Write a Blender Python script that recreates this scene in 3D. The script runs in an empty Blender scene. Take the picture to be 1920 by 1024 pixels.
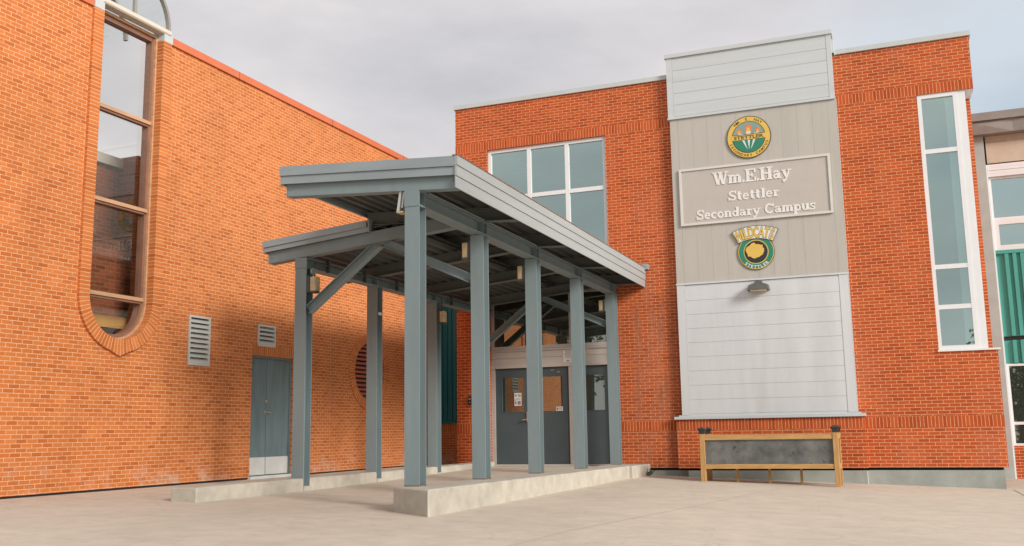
import bpy, math, random
from mathutils import Vector, Matrix
from mathutils.geometry import tessellate_polygon
random.seed(7)
scene = bpy.context.scene
COL = scene.collection
R = math.radians

# ---------------------------------------------------------------- materials
def new_mat(name):
    m = bpy.data.materials.new(name); m.use_nodes = True
    nt = m.node_tree; nt.nodes.clear()
    out = nt.nodes.new('ShaderNodeOutputMaterial')
    b = nt.nodes.new('ShaderNodeBsdfPrincipled')
    nt.links.new(b.outputs[0], out.inputs[0])
    return m, nt, b, out

def N(nt, t, **kw):
    n = nt.nodes.new(t)
    for k, v in kw.items():
        if k in n.inputs: n.inputs[k].default_value = v
        else: setattr(n, k, v)
    return n

def ramp(nt, fac, stops, interp='LINEAR'):
    r = nt.nodes.new('ShaderNodeValToRGB'); r.color_ramp.interpolation = interp
    els = r.color_ramp.elements
    while len(els) < len(stops): els.new(0.5)
    for e, (p, c) in zip(els, stops):
        e.position = p; e.color = (*c, 1) if len(c) == 3 else c
    nt.links.new(fac, r.inputs[0]); return r

def mix(nt, fac, a, b, mode='MIX'):
    m = nt.nodes.new('ShaderNodeMix'); m.data_type = 'RGBA'; m.blend_type = mode
    for sock, v in ((m.inputs[0], fac), (m.inputs[6], a), (m.inputs[7], b)):
        if hasattr(v, 'is_linked') or isinstance(v, bpy.types.NodeSocket): nt.links.new(v, sock)
        elif isinstance(v, (int, float)): sock.default_value = v
        else: sock.default_value = (*v, 1)
    return m.outputs[2]

def math_n(nt, op, a, b=None, c=None):
    m = nt.nodes.new('ShaderNodeMath'); m.operation = op
    for i, v in enumerate((a, b, c)):
        if v is None: continue
        if isinstance(v, (int, float)): m.inputs[i].default_value = v
        else: nt.links.new(v, m.inputs[i])
    return m.outputs[0]

def noise(nt, vec, scale, detail=4, rough=0.55):
    n = N(nt, 'ShaderNodeTexNoise', Scale=scale, Detail=detail, Roughness=rough)
    nt.links.new(vec, n.inputs['Vector']); return n.outputs['Fac']

def scaled(nt, vec, s):
    m = nt.nodes.new('ShaderNodeVectorMath'); m.operation = 'MULTIPLY'
    nt.links.new(vec, m.inputs[0]); m.inputs[1].default_value = s; return m.outputs[0]

def plain(name, col, rough=0.5, metal=0.0, var=0.12, nscale=3.0, bump=0.0, bscale=60, stretch=(1, 1, 1), spec=0.5, dirt=None, dirt_amt=0.0):
    m, nt, b, out = new_mat(name)
    tc = nt.nodes.new('ShaderNodeTexCoord'); v = scaled(nt, tc.outputs['Object'], stretch)
    n1 = noise(nt, v, nscale, 6, 0.6)
    lo = tuple(c * (1 - var) for c in col); hi = tuple(min(1, c * (1 + var)) for c in col)
    c = ramp(nt, n1, [(0.3, lo), (0.7, hi)]).outputs[0]
    if dirt:
        n2 = noise(nt, v, nscale * 0.45, 8, 0.7)
        f = ramp(nt, n2, [(0.5, (0, 0, 0)), (0.72, (dirt_amt,) * 3)]).outputs[0]
        c = mix(nt, f, c, dirt)
    nt.links.new(c, b.inputs['Base Color'])
    rr = math_n(nt, 'MULTIPLY_ADD', n1, 0.2, rough - 0.1)
    nt.links.new(rr, b.inputs['Roughness'])
    b.inputs['Metallic'].default_value = metal
    b.inputs['Specular IOR Level'].default_value = spec
    if bump:
        n3 = noise(nt, v, bscale, 5, 0.6)
        bp = N(nt, 'ShaderNodeBump', Strength=bump, Distance=0.01)
        nt.links.new(n3, bp.inputs['Height']); nt.links.new(bp.outputs[0], b.inputs['Normal'])
    return m

def brick(name, stops, mortar, bw=0.2, rh=0.0667, offset=0.5, msize=0.0066, stain=None, stain_amt=0.25, big=0.12, white=0.0, streak=False):
    m, nt, b, out = new_mat(name)
    tc = nt.nodes.new('ShaderNodeTexCoord')
    t = nt.nodes.new('ShaderNodeTexBrick'); t.offset = offset; t.offset_frequency = 2; t.squash = 1
    for k, v in (('Color1', (0, 0, 0, 1)), ('Color2', (1, 1, 1, 1)), ('Mortar', (0.5, 0.5, 0.5, 1)), ('Scale', 1.0),
                 ('Mortar Size', msize), ('Mortar Smooth', 0.25), ('Bias', 0.0), ('Brick Width', bw), ('Row Height', rh)):
        t.inputs[k].default_value = v
    # slightly wobbling courses
    nz = N(nt, 'ShaderNodeTexNoise', Scale=9.0, Detail=2.0)
    nt.links.new(tc.outputs['UV'], nz.inputs['Vector'])
    sub = nt.nodes.new('ShaderNodeVectorMath'); sub.operation = 'SUBTRACT'; nt.links.new(nz.outputs['Color'], sub.inputs[0]); sub.inputs[1].default_value = (0.5, 0.5, 0.5)
    sc = nt.nodes.new('ShaderNodeVectorMath'); sc.operation = 'SCALE'; nt.links.new(sub.outputs[0], sc.inputs[0]); sc.inputs['Scale'].default_value = 0.006
    ad = nt.nodes.new('ShaderNodeVectorMath'); ad.operation = 'ADD'; nt.links.new(tc.outputs['UV'], ad.inputs[0]); nt.links.new(sc.outputs[0], ad.inputs[1])
    nt.links.new(ad.outputs[0], t.inputs['Vector'])
    c = ramp(nt, t.outputs['Color'], stops).outputs[0]
    fine = noise(nt, tc.outputs['UV'], 70, 4, 0.7)
    c = mix(nt, 1.0, c, ramp(nt, fine, [(0.25, (0.82,) * 3), (0.75, (1.15,) * 3)]).outputs[0], 'MULTIPLY')
    blot = noise(nt, tc.outputs['UV'], 0.8, 6, 0.6)
    c = mix(nt, 1.0, c, ramp(nt, blot, [(0.3, (1 - big,) * 3), (0.7, (1 + big,) * 3)]).outputs[0], 'MULTIPLY')
    mv = noise(nt, tc.outputs['UV'], 14, 4, 0.6)
    mc = ramp(nt, mv, [(0.3, tuple(x * 0.75 for x in mortar)), (0.7, tuple(min(1, x * 1.15) for x in mortar))]).outputs[0]
    c = mix(nt, t.outputs['Fac'], c, mc)
    if stain:
        sv = scaled(nt, tc.outputs['UV'], (1.0, 0.35, 1))
        sn = noise(nt, sv, 1.1, 7, 0.65)
        f = ramp(nt, sn, [(0.5, (0, 0, 0)), (0.75, (stain_amt,) * 3)]).outputs[0]
        c = mix(nt, f, c, stain)
    if streak:
        # run-off bloom on the bricks below the end of the canopy gutter
        sp = nt.nodes.new('ShaderNodeSeparateXYZ'); nt.links.new(tc.outputs['UV'], sp.inputs[0])
        a1 = N(nt, 'ShaderNodeMapRange'); nt.links.new(sp.outputs[0], a1.inputs[0]); a1.inputs[1].default_value = -5.5; a1.inputs[2].default_value = -5.0
        a2 = N(nt, 'ShaderNodeMapRange'); nt.links.new(sp.outputs[0], a2.inputs[0]); a2.inputs[1].default_value = -4.15; a2.inputs[2].default_value = -4.5
        a3 = N(nt, 'ShaderNodeMapRange'); nt.links.new(sp.outputs[1], a3.inputs[0]); a3.inputs[1].default_value = 3.5; a3.inputs[2].default_value = 2.6
        sn = noise(nt, scaled(nt, tc.outputs['UV'], (5.0, 0.8, 1)), 1.2, 7, 0.7)
        f = math_n(nt, 'MULTIPLY', math_n(nt, 'MULTIPLY', a1.outputs[0], a2.outputs[0]), math_n(nt, 'MULTIPLY', a3.outputs[0], ramp(nt, sn, [(0.42, (0, 0, 0)), (0.68, (0.55,) * 3)]).outputs[0]))
        c = mix(nt, f, c, (0.52, 0.25, 0.16))
        sn2 = noise(nt, scaled(nt, tc.outputs['UV'], (6.0, 0.9, 1)), 1.0, 5, 0.7)
        f = math_n(nt, 'MULTIPLY', math_n(nt, 'MULTIPLY', a1.outputs[0], a2.outputs[0]), math_n(nt, 'MULTIPLY', a3.outputs[0], ramp(nt, sn2, [(0.5, (0, 0, 0)), (0.7, (0.6,) * 3)]).outputs[0]))
        c = mix(nt, f, c, (0.13, 0.045, 0.02))
    if white:
        # mineral bloom rising from the lowest courses
        sx = nt.nodes.new('ShaderNodeSeparateXYZ'); nt.links.new(tc.outputs['UV'], sx.inputs[0])
        hgt = N(nt, 'ShaderNodeMapRange'); nt.links.new(sx.outputs[1], hgt.inputs[0])
        hgt.inputs[1].default_value = -0.3; hgt.inputs[2].default_value = -0.78; hgt.inputs[3].default_value = 0; hgt.inputs[4].default_value = 1
        wn = noise(nt, tc.outputs['UV'], 2.2, 6, 0.7)
        f = math_n(nt, 'MULTIPLY', ramp(nt, wn, [(0.5, (0, 0, 0)), (0.68, (1, 1, 1))]).outputs[0], hgt.outputs[0])
        c = mix(nt, math_n(nt, 'MULTIPLY', f, white), c, (0.55, 0.45, 0.38))
    nt.links.new(c, b.inputs['Base Color'])
    b.inputs['Roughness'].default_value = 0.72; b.inputs['Specular IOR Level'].default_value = 0.2
    h = math_n(nt, 'MULTIPLY_ADD', t.outputs['Fac'], -1.0, math_n(nt, 'MULTIPLY', fine, 0.3))
    bp = N(nt, 'ShaderNodeBump', Strength=0.5, Distance=0.006)
    nt.links.new(h, bp.inputs['Height']); nt.links.new(bp.outputs[0], b.inputs['Normal'])
    return m

M = {}
RED = [(0.0, (0.345, 0.060, 0.013)), (0.25, (0.405, 0.073, 0.016)), (0.6, (0.445, 0.083, 0.019)), (1.0, (0.49, 0.097, 0.023))]
ORG = [(0.0, (0.40, 0.112, 0.028)), (0.12, (0.455, 0.134, 0.034)), (0.4, (0.50, 0.155, 0.041)), (0.8, (0.53, 0.170, 0.047)), (1.0, (0.565, 0.188, 0.055))]
RM, OM = (0.72, 0.37, 0.20), (0.70, 0.38, 0.215)
M['brick_red'] = brick('red_brick', RED, RM, bw=0.194, rh=0.0640, msize=0.0056, stain=(0.50, 0.20, 0.12), stain_amt=0.30, streak=True)
M['soldier_red'] = brick('red_soldier_brick', RED, RM, bw=0.0645, rh=0.2, offset=0.0, msize=0.0056)
M['brick_org'] = brick('orange_brick', ORG, OM, bw=0.168, rh=0.0588, msize=0.0056, stain=(0.30, 0.09, 0.025), stain_amt=0.34, big=0.08, white=0.9)
M['soldier_org'] = brick('orange_soldier_brick', ORG, OM, bw=0.0588, rh=0.19, offset=0.0, msize=0.0056)
M['steel'] = plain('blue_grey_painted_steel', (0.198, 0.258, 0.274), 0.42, var=0.07, nscale=1.5, stretch=(3, 3, 0.6), bump=0.05, bscale=25, dirt=(0.16, 0.17, 0.16), dirt_amt=0.35)
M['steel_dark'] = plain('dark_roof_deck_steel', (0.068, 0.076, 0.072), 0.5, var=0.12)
M['steel_shaded'] = plain('shade_darkened_inner_steel', (0.115, 0.135, 0.130), 0.5, var=0.12, nscale=2)  # same canopy paint, with the shade under the roof darkened into the colour
M['fascia'] = plain('grey_metal_fascia', (0.27, 0.325, 0.345), 0.4, var=0.08, nscale=1.2, stretch=(1, 0.5, 4), dirt=(0.22, 0.25, 0.26), dirt_amt=0.5)
M['fascia_light'] = plain('pale_grey_metal_fascia', (0.335, 0.365, 0.370), 0.42, var=0.06, nscale=1.5, stretch=(1, 0.4, 4), dirt=(0.27, 0.29, 0.29), dirt_amt=0.4)
M['panel'] = plain('white_metal_siding', (0.565, 0.585, 0.605), 0.45, var=0.05, nscale=1.0, stretch=(3, 1, 0.5), dirt=(0.46, 0.465, 0.46), dirt_amt=0.5)
M['panel_blue'] = plain('pale_blue_grey_siding', (0.50, 0.54, 0.555), 0.45, var=0.04, nscale=1.0, stretch=(0.3, 1, 5), dirt=(0.42, 0.46, 0.46), dirt_amt=0.5)
M['panel_grey'] = plain('warm_grey_siding', (0.43, 0.415, 0.375), 0.5, var=0.04, nscale=1.0, stretch=(5, 1, 0.5), dirt=(0.36, 0.34, 0.30), dirt_amt=0.5)
M['sign_grey'] = plain('sign_backing_grey', (0.455, 0.425, 0.385), 0.5, var=0.03)
M['sign_frame'] = plain('sign_frame_white', (0.60, 0.585, 0.555), 0.45, var=0.03)
M['sign_white'] = plain('sign_white', (0.72, 0.71, 0.69), 0.45, var=0.03)
M['white'] = plain('white_window_frame', (0.70, 0.715, 0.73), 0.4, var=0.03)
M['alu'] = plain('brushed_aluminium_frame', (0.52, 0.49, 0.455), 0.38, metal=0.25, var=0.06, nscale=2, stretch=(0.5, 1, 4))
M['coping_grey'] = plain('pale_metal_coping', (0.47, 0.51, 0.51), 0.42, var=0.05)
M['coping_red'] = plain('orange_metal_coping', (0.56, 0.15, 0.065), 0.45, var=0.06)
M['concrete'] = plain('weathered_kerb_concrete', (0.46, 0.43, 0.365), 0.85, var=0.13, nscale=5, bump=0.35, bscale=45, dirt=(0.29, 0.27, 0.215), dirt_amt=0.45)
M['found'] = plain('grey_green_foundation', (0.30, 0.325, 0.30), 0.8, var=0.14, nscale=2.2, bump=0.25, bscale=25, dirt=(0.20, 0.215, 0.185), dirt_amt=0.7)
M['beige_conc'] = plain('beige_spandrel_concrete', (0.50, 0.43, 0.34), 0.85, var=0.1, nscale=3, bump=0.2, dirt=(0.38, 0.32, 0.25), dirt_amt=0.7)
M['pilaster'] = plain('grey_pilaster_render', (0.37, 0.41, 0.40), 0.8, var=0.08, nscale=3, bump=0.3, bscale=70)
M['teal'] = plain('teal_ribbed_cladding', (0.065, 0.335, 0.285), 0.4, var=0.08, nscale=2, stretch=(2, 2, 0.4))
M['teal_dark'] = plain('deep_teal_cladding', (0.010, 0.155, 0.175), 0.4, var=0.08, nscale=2, stretch=(2, 2, 0.4))
M['door'] = plain('slate_painted_door', (0.060, 0.083, 0.092), 0.42, var=0.08, nscale=2)
M['door_org'] = plain('blue_grey_service_door', (0.135, 0.20, 0.22), 0.45, var=0.2, nscale=1.6, stretch=(4, 4, 0.7), dirt=(0.21, 0.28, 0.29), dirt_amt=0.7)
M['kick'] = plain('pale_kick_plate', (0.60, 0.62, 0.61), 0.4, var=0.08, nscale=3, dirt=(0.45, 0.46, 0.42), dirt_amt=0.6)
M['chrome'] = plain('satin_metal', (0.62, 0.58, 0.52), 0.3, metal=0.8, var=0.04)
M['dark'] = plain('dark_recess', (0.012, 0.012, 0.012), 0.8, var=0.1)
M['black'] = plain('black_plastic', (0.02, 0.02, 0.022), 0.4)
M['louver'] = plain('grey_louvre_paint', (0.50, 0.52, 0.50), 0.45, var=0.05)
M['rust'] = plain('rusty_steel_edge', (0.16, 0.105, 0.075), 0.8, var=0.4, nscale=14)
M['louver_red'] = plain('oxide_red_louvre_paint', (0.36, 0.12, 0.08), 0.5, var=0.12)
M['bronze'] = plain('brown_window_frame', (0.23, 0.115, 0.075), 0.4, var=0.15, nscale=4)
M['bronze_light'] = plain('tan_weathered_window_rail', (0.47, 0.28, 0.16), 0.5, var=0.2, nscale=5, stretch=(1, 0.3, 4))
M['cream'] = plain('cream_gutter', (0.60, 0.54, 0.46), 0.5, var=0.06)
M['arch_grey'] = plain('grey_vault_frame', (0.27, 0.26, 0.24), 0.4, var=0.06)
M['wood'] = plain('raw_cedar', (0.46, 0.27, 0.10), 0.6, var=0.22, nscale=6, stretch=(0.6, 6, 6), bump=0.15, bscale=30, dirt=(0.36, 0.18, 0.06), dirt_amt=0.5)
M['wood_post'] = plain('raw_cedar_post', (0.45, 0.26, 0.095), 0.6, var=0.22, nscale=6, stretch=(6, 6, 0.6), bump=0.15, bscale=30, dirt=(0.36, 0.18, 0.06), dirt_amt=0.5)
M['cap'] = plain('black_post_cap', (0.045, 0.04, 0.045), 0.3, metal=0.3)
M['lamp_grey'] = plain('dark_lamp_housing', (0.085, 0.085, 0.078), 0.5, var=0.1)
M['lens'] = plain('yellowed_lamp_lens', (0.56, 0.45, 0.28), 0.3, var=0.2, nscale=12)
M['asphalt_roof'] = plain('dark_flat_roof', (0.10, 0.095, 0.09), 0.9)
M['nroof'] = plain('grey_brown_sheet_fascia', (0.235, 0.22, 0.205), 0.6, var=0.1)
M['paper'] = plain('printed_paper', (0.62, 0.60, 0.57), 0.6, var=0.04)
M['ink'] = plain('grey_print', (0.20, 0.19, 0.19), 0.6)
M['yellow'] = plain('emblem_yellow', (0.66, 0.44, 0.09), 0.5, var=0.05)
M['green'] = plain('emblem_green', (0.02, 0.20, 0.125), 0.5, var=0.08)
M['sea'] = plain('emblem_grey_green', (0.21, 0.30, 0.27), 0.5, var=0.1)
M['emb_dark'] = plain('emblem_dark_outline', (0.075, 0.07, 0.03), 0.5)
M['emb_black'] = plain('emblem_black', (0.02, 0.025, 0.03), 0.5)
M['emb_white'] = plain('emblem_white', (0.62, 0.64, 0.64), 0.5)
M['orange'] = plain('emblem_orange', (0.72, 0.20, 0.05), 0.5, var=0.15)
M['bark'] = plain('grey_bark', (0.12, 0.09, 0.065), 0.9, var=0.3, nscale=8, bump=0.5)
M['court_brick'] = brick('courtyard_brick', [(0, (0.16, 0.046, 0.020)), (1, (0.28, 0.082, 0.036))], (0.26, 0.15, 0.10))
M['bench_gold'] = plain('golden_varnished_timber', (0.50, 0.27, 0.06), 0.4, var=0.1)
M['court_plaster'] = plain('court_cap_metal', (0.45, 0.45, 0.42), 0.5)

def galv():
    m, nt, b, out = new_mat('stained_dark_steel_trough')
    tc = nt.nodes.new('ShaderNodeTexCoord'); v = tc.outputs['Object']
    n1 = noise(nt, v, 2.3, 7, 0.65)
    c = ramp(nt, n1, [(0.3, (0.07, 0.072, 0.072)), (0.5, (0.14, 0.142, 0.138)), (0.7, (0.22, 0.22, 0.205))]).outputs[0]
    sx = nt.nodes.new('ShaderNodeSeparateXYZ'); nt.links.new(v, sx.inputs[0])
    top = N(nt, 'ShaderNodeMapRange'); nt.links.new(math_n(nt, 'ADD', sx.outputs[2], math_n(nt, 'MULTIPLY', n1, 0.25)), top.inputs[0])
    top.inputs[1].default_value = 0.88; top.inputs[2].default_value = 0.98
    c = mix(nt, math_n(nt, 'MULTIPLY', top.outputs[0], 0.7), c, (0.13, 0.21, 0.20))
    n2 = noise(nt, v, 13, 5, 0.75)
    f = math_n(nt, 'MULTIPLY', ramp(nt, n2, [(0.58, (0, 0, 0)), (0.62, (1, 1, 1))]).outputs[0], ramp(nt, noise(nt, v, 1.7, 2), [(0.42, (0, 0, 0)), (0.55, (1, 1, 1))]).outputs[0])
    c = mix(nt, math_n(nt, 'MULTIPLY', f, 0.85), c, (0.02, 0.03, 0.03))
    n3 = noise(nt, scaled(nt, v, (2.2, 1, 0.8)), 2.6, 4, 0.6)
    c = mix(nt, ramp(nt, n3, [(0.68, (0, 0, 0)), (0.75, (0.7,) * 3)]).outputs[0], c, (0.22, 0.085, 0.03))
    nt.links.new(c, b.inputs['Base Color']); b.inputs['Roughness'].default_value = 0.5; b.inputs['Metallic'].default_value = 0.15
    return m
M['galv'] = galv()

def glass_opaque(name, col, tint, w, rough=0.015):
    """a dim room behind a reflecting pane: dark body under a tinted mirror layer"""
    m, nt, b, out = new_mat(name)
    b.inputs['Base Color'].default_value = (*col, 1); b.inputs['Roughness'].default_value = 0.6
    g = N(nt, 'ShaderNodeBsdfGlossy', Roughness=rough); g.inputs['Color'].default_value = (*tint, 1)
    tc = nt.nodes.new('ShaderNodeTexCoord')
    nz = noise(nt, tc.outputs['Object'], 0.9, 1)
    bp = N(nt, 'ShaderNodeBump', Strength=0.035, Distance=0.05); nt.links.new(nz, bp.inputs['Height']); nt.links.new(bp.outputs[0], g.inputs['Normal'])
    mx = nt.nodes.new('ShaderNodeMixShader'); mx.inputs[0].default_value = w
    nt.links.new(b.outputs[0], mx.inputs[1]); nt.links.new(g.outputs[0], mx.inputs[2]); nt.links.new(mx.outputs[0], out.inputs[0])
    return m
M['glass_teal'] = glass_opaque('teal_tinted_glass', (0.03, 0.09, 0.09), (0.68, 0.83, 0.79), 0.66)
M['glass_dark'] = glass_opaque('dark_door_glass', (0.008, 0.016, 0.012), (0.75, 0.78, 0.70), 0.42)

def glass_clear(name, tint, w, trans):
    m, nt, b, out = new_mat(name); nt.nodes.remove(b)
    t = nt.nodes.new('ShaderNodeBsdfTransparent'); t.inputs[0].default_value = (*trans, 1)
    g = N(nt, 'ShaderNodeBsdfGlossy', Roughness=0.01); g.inputs['Color'].default_value = (*tint, 1)
    mx = nt.nodes.new('ShaderNodeMixShader'); mx.inputs[0].default_value = w
    nt.links.new(t.outputs[0], mx.inputs[1]); nt.links.new(g.outputs[0], mx.inputs[2]); nt.links.new(mx.outputs[0], out.inputs[0])
    return m
M['glass_teal_clear'] = glass_clear('teal_tinted_see_through_glass', (0.63, 0.81, 0.77), 0.58, (0.66, 0.88, 0.85))
M['glass_clear'] = glass_clear('clear_window_glass', (0.95, 0.95, 0.93), 0.10, (0.94, 0.94, 0.91))
M['glass_vault'] = glass_clear('vault_glass', (0.9, 0.95, 0.95), 0.06, (0.95, 0.97, 0.96))

def leaf_mat(name, cols):
    m, nt, b, out = new_mat(name)
    oi = nt.nodes.new('ShaderNodeNewGeometry')
    c = ramp(nt, oi.outputs['Random Per Island'], cols).outputs[0]
    nt.links.new(c, b.inputs['Base Color']); b.inputs['Roughness'].default_value = 0.55
    tr = N(nt, 'ShaderNodeBsdfTranslucent'); nt.links.new(c, tr.inputs[0])
    mx = nt.nodes.new('ShaderNodeMixShader'); mx.inputs[0].default_value = 0.25
    nt.links.new(b.outputs[0], mx.inputs[1]); nt.links.new(tr.outputs[0], mx.inputs[2]); nt.links.new(mx.outputs[0], out.inputs[0])
    return m
M['leaf'] = leaf_mat('tree_leaves', [(0, (0.025, 0.055, 0.012)), (0.5, (0.05, 0.10, 0.022)), (1, (0.09, 0.14, 0.03))])
M['leaf_blue'] = leaf_mat('grey_green_leaves', [(0, (0.035, 0.065, 0.05)), (1, (0.13, 0.19, 0.15))])

def ground_mat():
    m, nt, b, out = new_mat('broom_finished_concrete')
    g = nt.nodes.new('ShaderNodeNewGeometry'); v = g.outputs['Position']
    n1 = noise(nt, v, 0.55, 8, 0.62); n2 = noise(nt, v, 3.5, 8, 0.7); n3 = noise(nt, v, 110, 3, 0.6)
    c = ramp(nt, n1, [(0.3, (0.525, 0.46, 0.38)), (0.5, (0.565, 0.495, 0.41)), (0.72, (0.595, 0.525, 0.435))]).outputs[0]
    c = mix(nt, 1.0, c, ramp(nt, n2, [(0.3, (0.88, 0.88, 0.87)), (0.6, (1.04,) * 3)]).outputs[0], 'MULTIPLY')
    c = mix(nt, 1.0, c, ramp(nt, n3, [(0.25, (0.90,) * 3), (0.75, (1.07,) * 3)]).outputs[0], 'MULTIPLY')
    # long faint sweeps of dust and damp
    n4 = noise(nt, scaled(nt, v, (0.35, 2.0, 1)), 1.6, 6, 0.65)
    c = mix(nt, ramp(nt, n4, [(0.5, (0, 0, 0)), (0.72, (0.2,) * 3)]).outputs[0], c, (0.42, 0.355, 0.30))
    # small dark spots
    vo = N(nt, 'ShaderNodeTexVoronoi', Scale=2.3); nt.links.new(v, vo.inputs['Vector'])
    c = mix(nt, ramp(nt, vo.outputs['Distance'], [(0.0, (0.75,) * 3), (0.035, (0, 0, 0))]).outputs[0], c, (0.22, 0.17, 0.12))
    # hairline cracks
    wob = nt.nodes.new('ShaderNodeVectorMath'); wob.operation = 'ADD'; nt.links.new(v, wob.inputs[0])
    wn = N(nt, 'ShaderNodeTexNoise', Scale=1.5, Detail=5.0); nt.links.new(v, wn.inputs['Vector']); nt.links.new(wn.outputs['Color'], wob.inputs[1])
    vc = N(nt, 'ShaderNodeTexVoronoi', Scale=0.28); vc.feature = 'DISTANCE_TO_EDGE'; nt.links.new(wob.outputs[0], vc.inputs['Vector'])
    c = mix(nt, ramp(nt, vc.outputs['Distance'], [(0.0, (0.28,) * 3), (0.0028, (0, 0, 0))]).outputs[0], c, (0.25, 0.20, 0.16))
    nt.links.new(c, b.inputs['Base Color']); b.inputs['Roughness'].default_value = 0.85; b.inputs['Specular IOR Level'].default_value = 0.3
    bp = N(nt, 'ShaderNodeBump', Strength=0.25, Distance=0.01)
    nt.links.new(math_n(nt, 'ADD', n2, math_n(nt, 'MULTIPLY', n3, 0.4)), bp.inputs['Height']); nt.links.new(bp.outputs[0], b.inputs['Normal'])
    return m
M['ground'] = ground_mat()
M['joint'] = plain('dark_joint', (0.20, 0.165, 0.13), 0.9, var=0.3, nscale=8)  # dark colour of the paving joint lines
M['joint_light'] = plain('joint_filler', (0.52, 0.46, 0.40), 0.9, var=0.15, nscale=8)

# ---------------------------------------------------------------- mesh builder
class MB:
    def __init__(s): s.v = []; s.f = []; s.uv = []
    def poly(s, pts, uv=None):
        pts = [Vector(p) for p in pts]
        i = len(s.v); s.v += pts; s.f.append(list(range(i, i + len(pts))))
        if uv is None:
            n = Vector((0, 0, 0))
            for k in range(len(pts)):
                n += pts[k].cross(pts[(k + 1) % len(pts)])
            a = [abs(c) for c in n]
            if a[2] >= a[0] and a[2] >= a[1]: uv = [(p.x, p.y) for p in pts]
            elif a[0] > a[1]: uv = [(p.y, p.z) for p in pts]
            else: uv = [(p.x, p.z) for p in pts]
        s.uv.append(uv); return s
    def hexa(s, c):  # 8 corners: bottom 0-3 ccw, top 4-7
        for q in ((3, 2, 1, 0), (4, 5, 6, 7), (0, 1, 5, 4), (1, 2, 6, 5), (2, 3, 7, 6), (3, 0, 4, 7)):
            s.poly([c[k] for k in q])
        return s
    def box(s, x0, x1, y0, y1, z0, z1):
        return s.hexa([(x0, y0, z0), (x1, y0, z0), (x1, y1, z0), (x0, y1, z0), (x0, y0, z1), (x1, y0, z1), (x1, y1, z1), (x0, y1, z1)])
    def bbox(s, x0, x1, y0, y1, z0, z1, b=0.006):
        """box with chamfered edges"""
        for sx in (0, 1):
            for (A, Bx) in (((y0, y1, z0, z1), 'x'),):
                pass
        X = (x0, x1); Y = (y0, y1); Z = (z0, z1)
        def P(i, j, k, ax):
            p = [X[i] + (b if i == 0 else -b), Y[j] + (b if j == 0 else -b), Z[k] + (b if k == 0 else -b)]
            p[ax] = (X, Y, Z)[ax][(i, j, k)[ax]]; return tuple(p)
        for i, o in ((0, 1), (1, 0)):
            seq = [(0, 0), (0, 1), (1, 1), (1, 0)]
            if i == 1: seq = seq[::-1]
            s.poly([P(i, j, k, 0) for j, k in seq])
            s.poly([P(j, i, k, 1) for j, k in seq[::-1]])
            s.poly([P(j, k, i, 2) for j, k in seq])
        for j in (0, 1):
            for k in (0, 1):
                s.poly([P(0, j, k, 1), P(1, j, k, 1), P(1, j, k, 2), P(0, j, k, 2)])
                s.poly([P(j, 0, k, 0), P(j, 1, k, 0), P(j, 1, k, 2), P(j, 0, k, 2)])
                s.poly([P(j, k, 0, 0), P(j, k, 1, 0), P(j, k, 1, 1), P(j, k, 0, 1)])
        for i in (0, 1):
            for j in (0, 1):
                for k in (0, 1):
                    s.poly([P(i, j, k, 0), P(i, j, k, 1), P(i, j, k, 2)])
        return s
    def slab(s, x0, x1, y0, y1, za0, za1, t):
        """box sloping along x: bottom za0 at x0 and za1 at x1, thickness t"""
        return s.hexa([(x0, y0, za0), (x1, y0, za1), (x1, y1, za1), (x0, y1, za0), (x0, y0, za0 + t), (x1, y0, za1 + t), (x1, y1, za1 + t), (x0, y1, za0 + t)])
    def bar(s, p, q, w, h, up=(0, 0, 1)):
        p = Vector(p); q = Vector(q); d = (q - p).normalized(); u = Vector(up); sd = d.cross(u).normalized(); u = sd.cross(d).normalized()
        a = sd * w / 2; b = u * h / 2
        return s.hexa([p - a - b, p + a - b, q + a - b, q - a - b, p - a + b, p + a + b, q + a + b, q - a + b])
    def ibeam(s, p, q, w, h, t=0.012, up=(0, 0, 1)):
        p = Vector(p); q = Vector(q); d = (q - p).normalized(); sd = d.cross(Vector(up)).normalized(); u = sd.cross(d).normalized()
        o = u * (h / 2 - t / 2)
        s.bar(p + o, q + o, w, t, up); s.bar(p - o, q - o, w, t, up); s.bar(p, q, t, h - 2 * t, up); return s
    def cyl(s, p, q, r, n=12, r2=None, caps=True):
        p = Vector(p); q = Vector(q); d = (q - p).normalized(); a = d.orthogonal().normalized(); b = d.cross(a); r2 = r if r2 is None else r2
        c0 = [p + (a * math.cos(2 * math.pi * i / n) + b * math.sin(2 * math.pi * i / n)) * r for i in range(n)]
        c1 = [q + (a * math.cos(2 * math.pi * i / n) + b * math.sin(2 * math.pi * i / n)) * r2 for i in range(n)]
        for i in range(n): s.poly([c0[i], c0[(i + 1) % n], c1[(i + 1) % n], c1[i]])
        if caps: s.poly(c0[::-1]); s.poly(c1)
        return s
    def tess(s, outer, holes, fn, flip=False):
        """planar face with holes; fn maps 2-D to 3-D"""
        loops = [[Vector((a, b, 0)) for a, b in outer]] + [[Vector((a, b, 0)) for a, b in h] for h in holes]
        flat = [p for l in loops for p in l]
        for t in tessellate_polygon(loops):
            A, B_, C_ = [flat[i] for i in t]
            if abs((B_ - A).cross(C_ - A).z) < 1e-9: continue
            s.poly([fn(flat[i].x, flat[i].y) for i in (t[::-1] if flip else t)])
        return s
    def plate(s, outer, holes, fn0, fn1):
        s.tess(outer, holes, fn0); s.tess(outer, holes, fn1, True)
        for l in [outer] + holes:
            for i in range(len(l)):
                a, b = l[i], l[(i + 1) % len(l)]
                s.poly([fn0(*a), fn0(*b), fn1(*b), fn1(*a)])
        return s
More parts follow.
